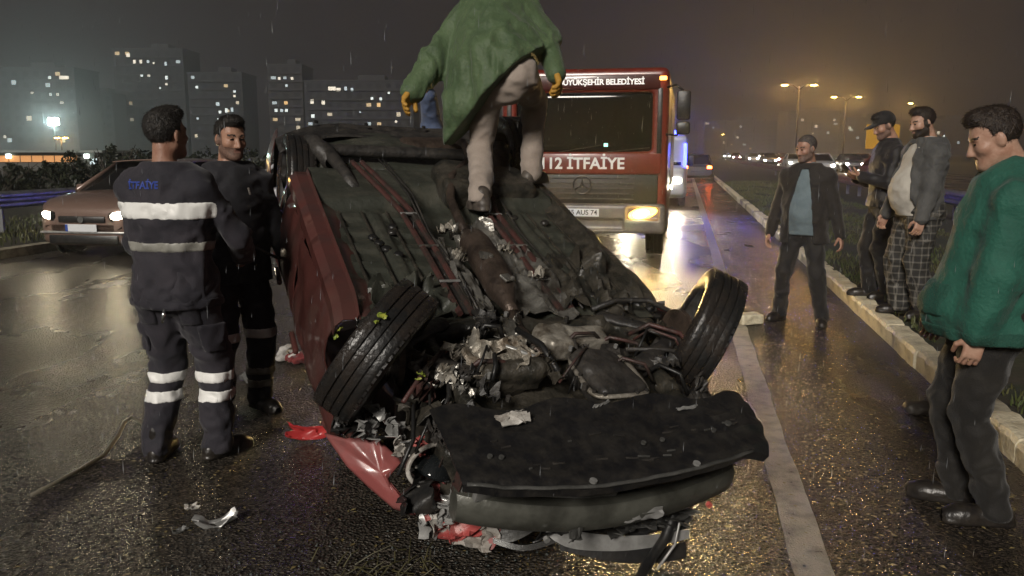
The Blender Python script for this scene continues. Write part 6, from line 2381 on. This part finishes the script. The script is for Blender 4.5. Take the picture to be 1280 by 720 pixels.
def street_lamp(label, u, v, Y, arms, energy=1500, name='street_lamp'):
    top = at(u, v, Y)
    root = thing(name, label, 'street lamp', (top.x, Y, 0), 0, 'sodium street lamps by the highway')
    z = top.z
    MB().tube([(0, 0, 0), (0, 0, z * .5), (0, 0, z - .2)], [.11, .09, .06], n=10).build('pole', m_polem, root, smooth=True)
    for ax in arms:
        ar = MB().tube([(0, 0, z - .6), (ax * .4, 0, z - .05), (ax, 0, z + .05)], .04, n=8).build('arm', m_polem, root, smooth=True)
        MB().box((ax, 0, z + .04), (.75, .28, .12), .05).build('lamp_head', m_polem, root, smooth='auto')
        ln = MB().box((ax, 0, z - .045), (.62, .30, .09), .03).build('lamp_lens', m_sod, root, smooth='auto')
        lamp_light('lamp_light', 'POINT', (ax, 0, z - .25), energy, (1.0, .55, .14), ln, .2)
    return root


street_lamp('tall double-armed amber street lamp, left pair above the suited man', 999, 106, 104, (-1.75, 1.75))
street_lamp('double-armed amber street lamp, right pair left of the capped man', 1058, 121, 126, (-1.8, 1.8))
street_lamp('single amber street lamp above the bearded man in grey', 1145, 129, 140, (-.9,))
street_lamp('small distant amber street lamp beyond the fire engine', 906, 168, 330, (-.8,))
FLm = at(67, 152, 190)
FL = thing('floodlight_mast', 'tall mast with glaring white floodlight above the low lit building', 'floodlight', (FLm.x, 190, 0))
MB().tube([(0, 0, 0), (0, 0, FLm.z - .4)], [.22, .12], n=10).build('mast', m_polem, FL, smooth=True)
MB().box((0, .1, FLm.z), (2.6, .3, 1.7), .08).build('lamp_frame', m_polem, FL, smooth='auto')
for i in range(3):
    for j in range(2):
        ll = MB().box((-.8 + .8 * i, -.14, FLm.z - .4 + .8 * j), (.68, .25, .68), .08).build('floodlight_lamp', m_flood, FL, smooth='auto')
lamp_light('floodlight_light', 'POINT', (0, -.9, FLm.z), 5500, (.72, 1.0, .92), FL, .6)
street_lamp('small amber street lamp just right of the floodlight', 76, 172, 120, (-.5, .6), energy=500)

# yellow lit signboard by the highway
YS = thing('road_sign', 'yellow signboard on the highway above the suited man', 'sign', rp(60, 12.2))
MB().tube([(0, 0, 0), (0, 0, 2.2)], .07, n=8).build('pole', m_polem, YS, smooth=True)
MB().box((0, -.1, 2.6), (2.2, .08, 1.6), .02).build('sign_panel', M('yellow_sign_sheet', (.60, .32, .03), .5), YS)


# shrubs along the left verge
m_fol = M('shrub_leaf', (.014, .019, .009), .5, col2=(.026, .031, .014), vscale=1.5, spec=.3)
m_bark = M('bark', (.05, .04, .03), .9, bump=.5, bscale=30)


def shrub(label, loc, w, h, n, seed):
    rg = np.random.default_rng(seed)
    root = thing('shrub', label, 'shrub', loc, rg.uniform(0, 6), 'dark shrubs on the left verge')
    mb_ = MB()
    tips = []
    for k in range(9):
        a_ = rg.uniform(0, 6.28)
        r_ = w * rg.uniform(.15, .45)
        tp = Vector((r_ * math.cos(a_), r_ * math.sin(a_), h * rg.uniform(.55, .95)))
        tips.append(tp)
        mb_.tube([(0, 0, 0), tp * .5 + Vector((0, 0, h * .1)), tp], [.04, .025, .008], n=6)
    mb_.build('trunk', m_bark, root)
    c = []
    for k in range(46):
        a_ = rg.uniform(0, 6.28)
        r_ = w * .5 * math.sqrt(rg.uniform(0, 1))
        zz = h * (.22 + .78 * rg.uniform(0, 1) * (1 - .45 * (r_ / (w * .5)) ** 2))
        c.append((r_ * math.cos(a_), r_ * math.sin(a_), zz, rg.uniform(.12, .3) * h * .55))
    V_, F_ = [], []
    for k in range(n):
        x, y, z, rr = c[int(rg.integers(len(c)))]
        d = rg.normal(size=3)
        d /= np.linalg.norm(d)
        q = np.array([x, y, z]) + d * rr * rg.uniform(.5, 1) ** .5
        if q[2] < .02:
            continue
        e1 = rg.normal(size=3)
        e1 /= np.linalg.norm(e1)
        e2 = np.cross(e1, rg.normal(size=3))
        e2 /= np.linalg.norm(e2) + 1e-9
        sz = rg.uniform(.04, .09)
        i0 = len(V_)
        V_ += [tuple(q - e1 * sz), tuple(q - e2 * sz * .45), tuple(q + e1 * sz), tuple(q + e2 * sz * .45)]
        F_.append((i0, i0 + 1, i0 + 2, i0 + 3))
    link_mesh('crown', V_, F_, m_fol, root)
    return root


for k, (u, v, Y, w, h, lab) in enumerate((
        (-5, 225, 24, 3.4, 1.35, 'dark shrub at the left edge behind the guard rail'), (40, 225, 26, 3.6, 1.2, 'dark shrub behind the guard rail, left of the parked tan car'),
        (92, 222, 25, 3.2, 1.25, 'dark shrub right behind the headlamp end of the parked tan car'), (140, 218, 24, 2.6, 1.75, 'tall dark shrub above the parked tan car bonnet'),
        (205, 215, 30, 3.6, 1.5, 'dark shrub behind the heads of the two firefighters'), (262, 215, 32, 3.4, 1.5, 'dark shrub between the two firefighters'), (325, 215, 34, 3.6, 1.5, 'dark shrub beside the rear of the wreck'))):
    p = at(u, v, Y)
    shrub(lab, (p.x, Y, .15), w, h, 2600, 40 + k)

# ================================================================== DEBRIS
m_cloth1 = cloth('white_rag', (.50, .48, .45), bump=.4, bs=60)
m_cloth2 = cloth('dark_red_rag', (.16, .025, .025), bump=.4, bs=60)


def rag(name, label, c, sz, mat, seed, cat):
    s_ = SDF((c[0] - .3, c[1] - .3, -.02), (c[0] + .3, c[1] + .3, .25), .010)
    rg = np.random.default_rng(seed)
    for k in range(5):
        d = rg.normal(size=2) * sz * .45
        s_.ell((c[0] + d[0], c[1] + d[1], sz * .25), (sz * rg.uniform(.3, .6), sz * rg.uniform(.3, .5), sz * rg.uniform(.25, .45)), .03)
    s_.folds(.02, (14, 14, 14), seed)
    s_.cut((0, 0, .003), (0, 0, -1))
    o = s_.build(name, mat)
    return tag(o, label, cat)


p = gp(360, 446)
rag('rag', 'crumpled white cloth on the road by the wreck', (p.x, p.y), .13, m_cloth1, 3, 'cloth')
p = gp(381, 452)
rag('rag', 'crumpled dark red cloth beside the white one', (p.x, p.y), .12, m_cloth2, 5, 'cloth')
p = gp(318, 478)
rag('plastic_bag', 'small grey plastic bag on the wet road right of the firefighters', (p.x, p.y), .09, M('grey_film', (.12, .12, .115), .25, bump=.5, bscale=40), 9, 'bag')


def piece(name, label, cat, c, su, sv, amp, seed, tilt, mat, group=None, outline=.15, th=.005):
    mtx = Matrix.Translation(c) @ Euler(tilt).to_matrix().to_4x4()
    n_g = 14
    X_, Y_ = np.meshgrid(np.linspace(-.5, .5, n_g + 1), np.linspace(-.5, .5, n_g + 1), indexing='ij')
    hh = fbm(X_ * 3 + seed, Y_ * 3 + seed * 2, 0 * X_ + seed, 2)
    e1 = fbm(X_ * 3 + seed + 5, Y_ * 3, 0 * X_ + 3, 2)
    e2 = fbm(X_ * 3, Y_ * 3 + seed + 5, 0 * X_ + 7, 2)
    mb_ = MB()
    mb_.sheet(lambda a_, b2: (su * (X_[int(round(a_ * n_g)), int(round(b2 * n_g))] + outline * e1[int(round(a_ * n_g)), int(round(b2 * n_g))]),
                              sv * (Y_[int(round(a_ * n_g)), int(round(b2 * n_g))] + outline * e2[int(round(a_ * n_g)), int(round(b2 * n_g))]),
                              amp * hh[int(round(a_ * n_g)), int(round(b2 * n_g))] + su * .8 * (X_[int(round(a_ * n_g)), int(round(b2 * n_g))]) ** 2), n_g, n_g, th, mtx)
    o = mb_.build(name, mat, smooth='auto')
    return tag(o, label, cat, group)


p = gp(388, 549)
piece('bumper_fragment', 'bright red bumper fragment lying left of the torn wing', 'car part', (p.x, p.y, .035), .24, .09, .02, 4, (.5, 0, .1), M('bright_red_plastic', (.42, .035, .035), .3, coat=.6))
p = gp(270, 655)
piece('glass_fragment', 'pale plastic shard on the road in front of the firefighters', 'debris', (p.x, p.y, .012), .16, .07, .02, 7, (.1, 0, .3), m_silver)
p = gp(240, 636)
piece('plastic_fragment', 'small white plastic chip left of the pale shard', 'debris', (p.x, p.y, .010), .05, .03, .01, 8, (.1, .1, .8), m_white)
p = gp(225, 665)
piece('plastic_fragment', 'small grey plastic chip nearest the camera at lower left', 'debris', (p.x, p.y, .010), .06, .025, .01, 9, (.1, .1, .5), m_greyp)
p = gp(1150, 517)
s = SDF((p.x - .2, p.y - .2, -.02), (p.x + .2, p.y + .2, .16), .010)
s.ell((p.x, p.y, .03), (.10, .07, .05), 0).ell((p.x + .05, p.y + .01, .03), (.06, .06, .04), .02).noise(.02, (12, 12, 12), 2, 3).cut((0, 0, .002), (0, 0, -1))
tag(s.build('stone', M('wet_stone', (.07, .06, .05), .4, bump=.5, bscale=20)), 'dark wet stone lying by the kerb near the man in green', 'stone')
p = gp(937, 405)
s = SDF((p.x - .25, p.y - .2, -.02), (p.x + .25, p.y + .2, .16), .010)
s.box((p.x, p.y, .05), (.115, .07, .052), .018, 0, rot=(0, 0, .3)).noise(.010, (14, 14, 14), 1).cut((0, 0, .002), (0, 0, -1))
tag(s.build('broken_kerb_stone', m_kerb), 'broken pale yellow kerb stone on the edge line beside the wreck', 'stone')
# fire hose / strap on the road at lower left
pts = [gp(*q) for q in ((40, 622), (90, 596), (130, 572), (148, 552), (156, 538), (165, 531), (178, 535), (190, 552), (199, 572))]
MBt = MB()
MBt.tube([(q.x, q.y, .012 + (.035 if 3 <= i <= 6 else 0) * math.sin((i - 2) / 5 * math.pi)) for i, q in enumerate(pts)], .011, n=8)
tag(MBt.build('cable', M('dirty_cable', (.11, .095, .07), .5), smooth=True), 'thin looped cable on the road left of the firefighter', 'cable')
# glass crumbs round the wreck
V, F = [], []
for i in range(520):
    r_ = random.gauss(0, 1)
    p = Vector((random.gauss(-.1, .75), random.uniform(2.35, 3.4) - abs(random.gauss(0, .15)), 0.004)) if i < 600 else gp(random.gauss(330, 40), random.gauss(500, 40))
    sz = random.uniform(.002, .0055)
    b0 = len(V)
    for (x, y, z) in ((-1, -1, 0), (1, -.8, 0), (.9, 1, 0), (-1, .8, 0), (-.6, -.7, 1), (.7, -.6, 1.1), (.6, .7, .9), (-.7, .6, 1)):
        V.append((p.x + x * sz, p.y + y * sz, .004 + z * sz))
    F += [tuple(b0 + j for j in f) for f in ((4, 5, 6, 7), (0, 1, 5, 4), (1, 2, 6, 5), (2, 3, 7, 6), (3, 0, 4, 7))]
tag(link_mesh('glass_crumbs', V, F, M('glass_crumb', (.16, .18, .17), .1, trans=.5)), 'crumbs of broken glass scattered round the wreck', 'glass', kind='stuff')
# twigs and weeds torn up under the nose
V, F = [], []
mb = MB()
for i in range(40):
    p = Vector((random.gauss(-.5, .12), random.gauss(3.0, .10), 0.01))
    a_ = random.uniform(0, 6.28)
    L_ = random.uniform(.05, .16)
    mb.tube([p, p + Vector((math.cos(a_) * L_ * .5, math.sin(a_) * L_ * .5, random.uniform(.01, .06))), p + Vector((math.cos(a_) * L_, math.sin(a_) * L_, random.uniform(.0, .06)))], [.0035, .0025, .0015], n=5)
tag(mb.build('torn_weeds', M('weed_stem', (.07, .062, .025), .6)), 'torn weeds and twigs caught under the left of the wreck nose', 'weeds', kind='stuff')


# ================================================================== AIR: thin rain haze over the whole place
m_haze = bpy.data.materials.new('rain_haze')
m_haze.use_nodes = True
hn = m_haze.node_tree
hn.nodes.clear()
ho = hn.nodes.new('ShaderNodeOutputMaterial')
hv = hn.nodes.new('ShaderNodeVolumePrincipled')
hv.inputs['Color'].default_value = (.86, .88, .92, 1)
hv.inputs['Density'].default_value = .0028
hv.inputs['Anisotropy'].default_value = .72
hn.links.new(hv.outputs[0], ho.inputs['Volume'])
hz_ = MB().box((0, 242, 20.5), (520, 508, 43)).build('haze', m_haze)
tag(hz_, 'thin rain haze filling the night air over the whole scene', 'haze', kind='stuff')

# falling drops near the camera
V, F = [], []
for i in range(2600):
    Y = 1.6 + 8.5 * random.random() ** .8
    x = random.uniform(-.68, .68) * Y
    z = random.uniform(.05, 1.6 + .30 * Y)
    L_ = random.uniform(.010, .034)
    r_ = random.uniform(.0004, .0009)
    tx = random.uniform(-.02, .06) * L_
    b0 = len(V)
    V += [(x + r_, Y, z), (x - r_ * .5, Y + r_ * .87, z), (x - r_ * .5, Y - r_ * .87, z), (x + tx, Y, z - L_ * .35 - r_), (x + tx * 2, Y, z + L_)]
    F += [(0 + b0, 1 + b0, 4 + b0), (1 + b0, 2 + b0, 4 + b0), (2 + b0, b0, 4 + b0), (1 + b0, b0, 3 + b0), (2 + b0, 1 + b0, 3 + b0), (b0, 2 + b0, 3 + b0)]
tag(link_mesh('rain', V, F, M('rain_drop', (.55, .58, .62), .15, trans=.35), smooth=True), 'thin rain drops falling through the night air', 'rain', kind='stuff')
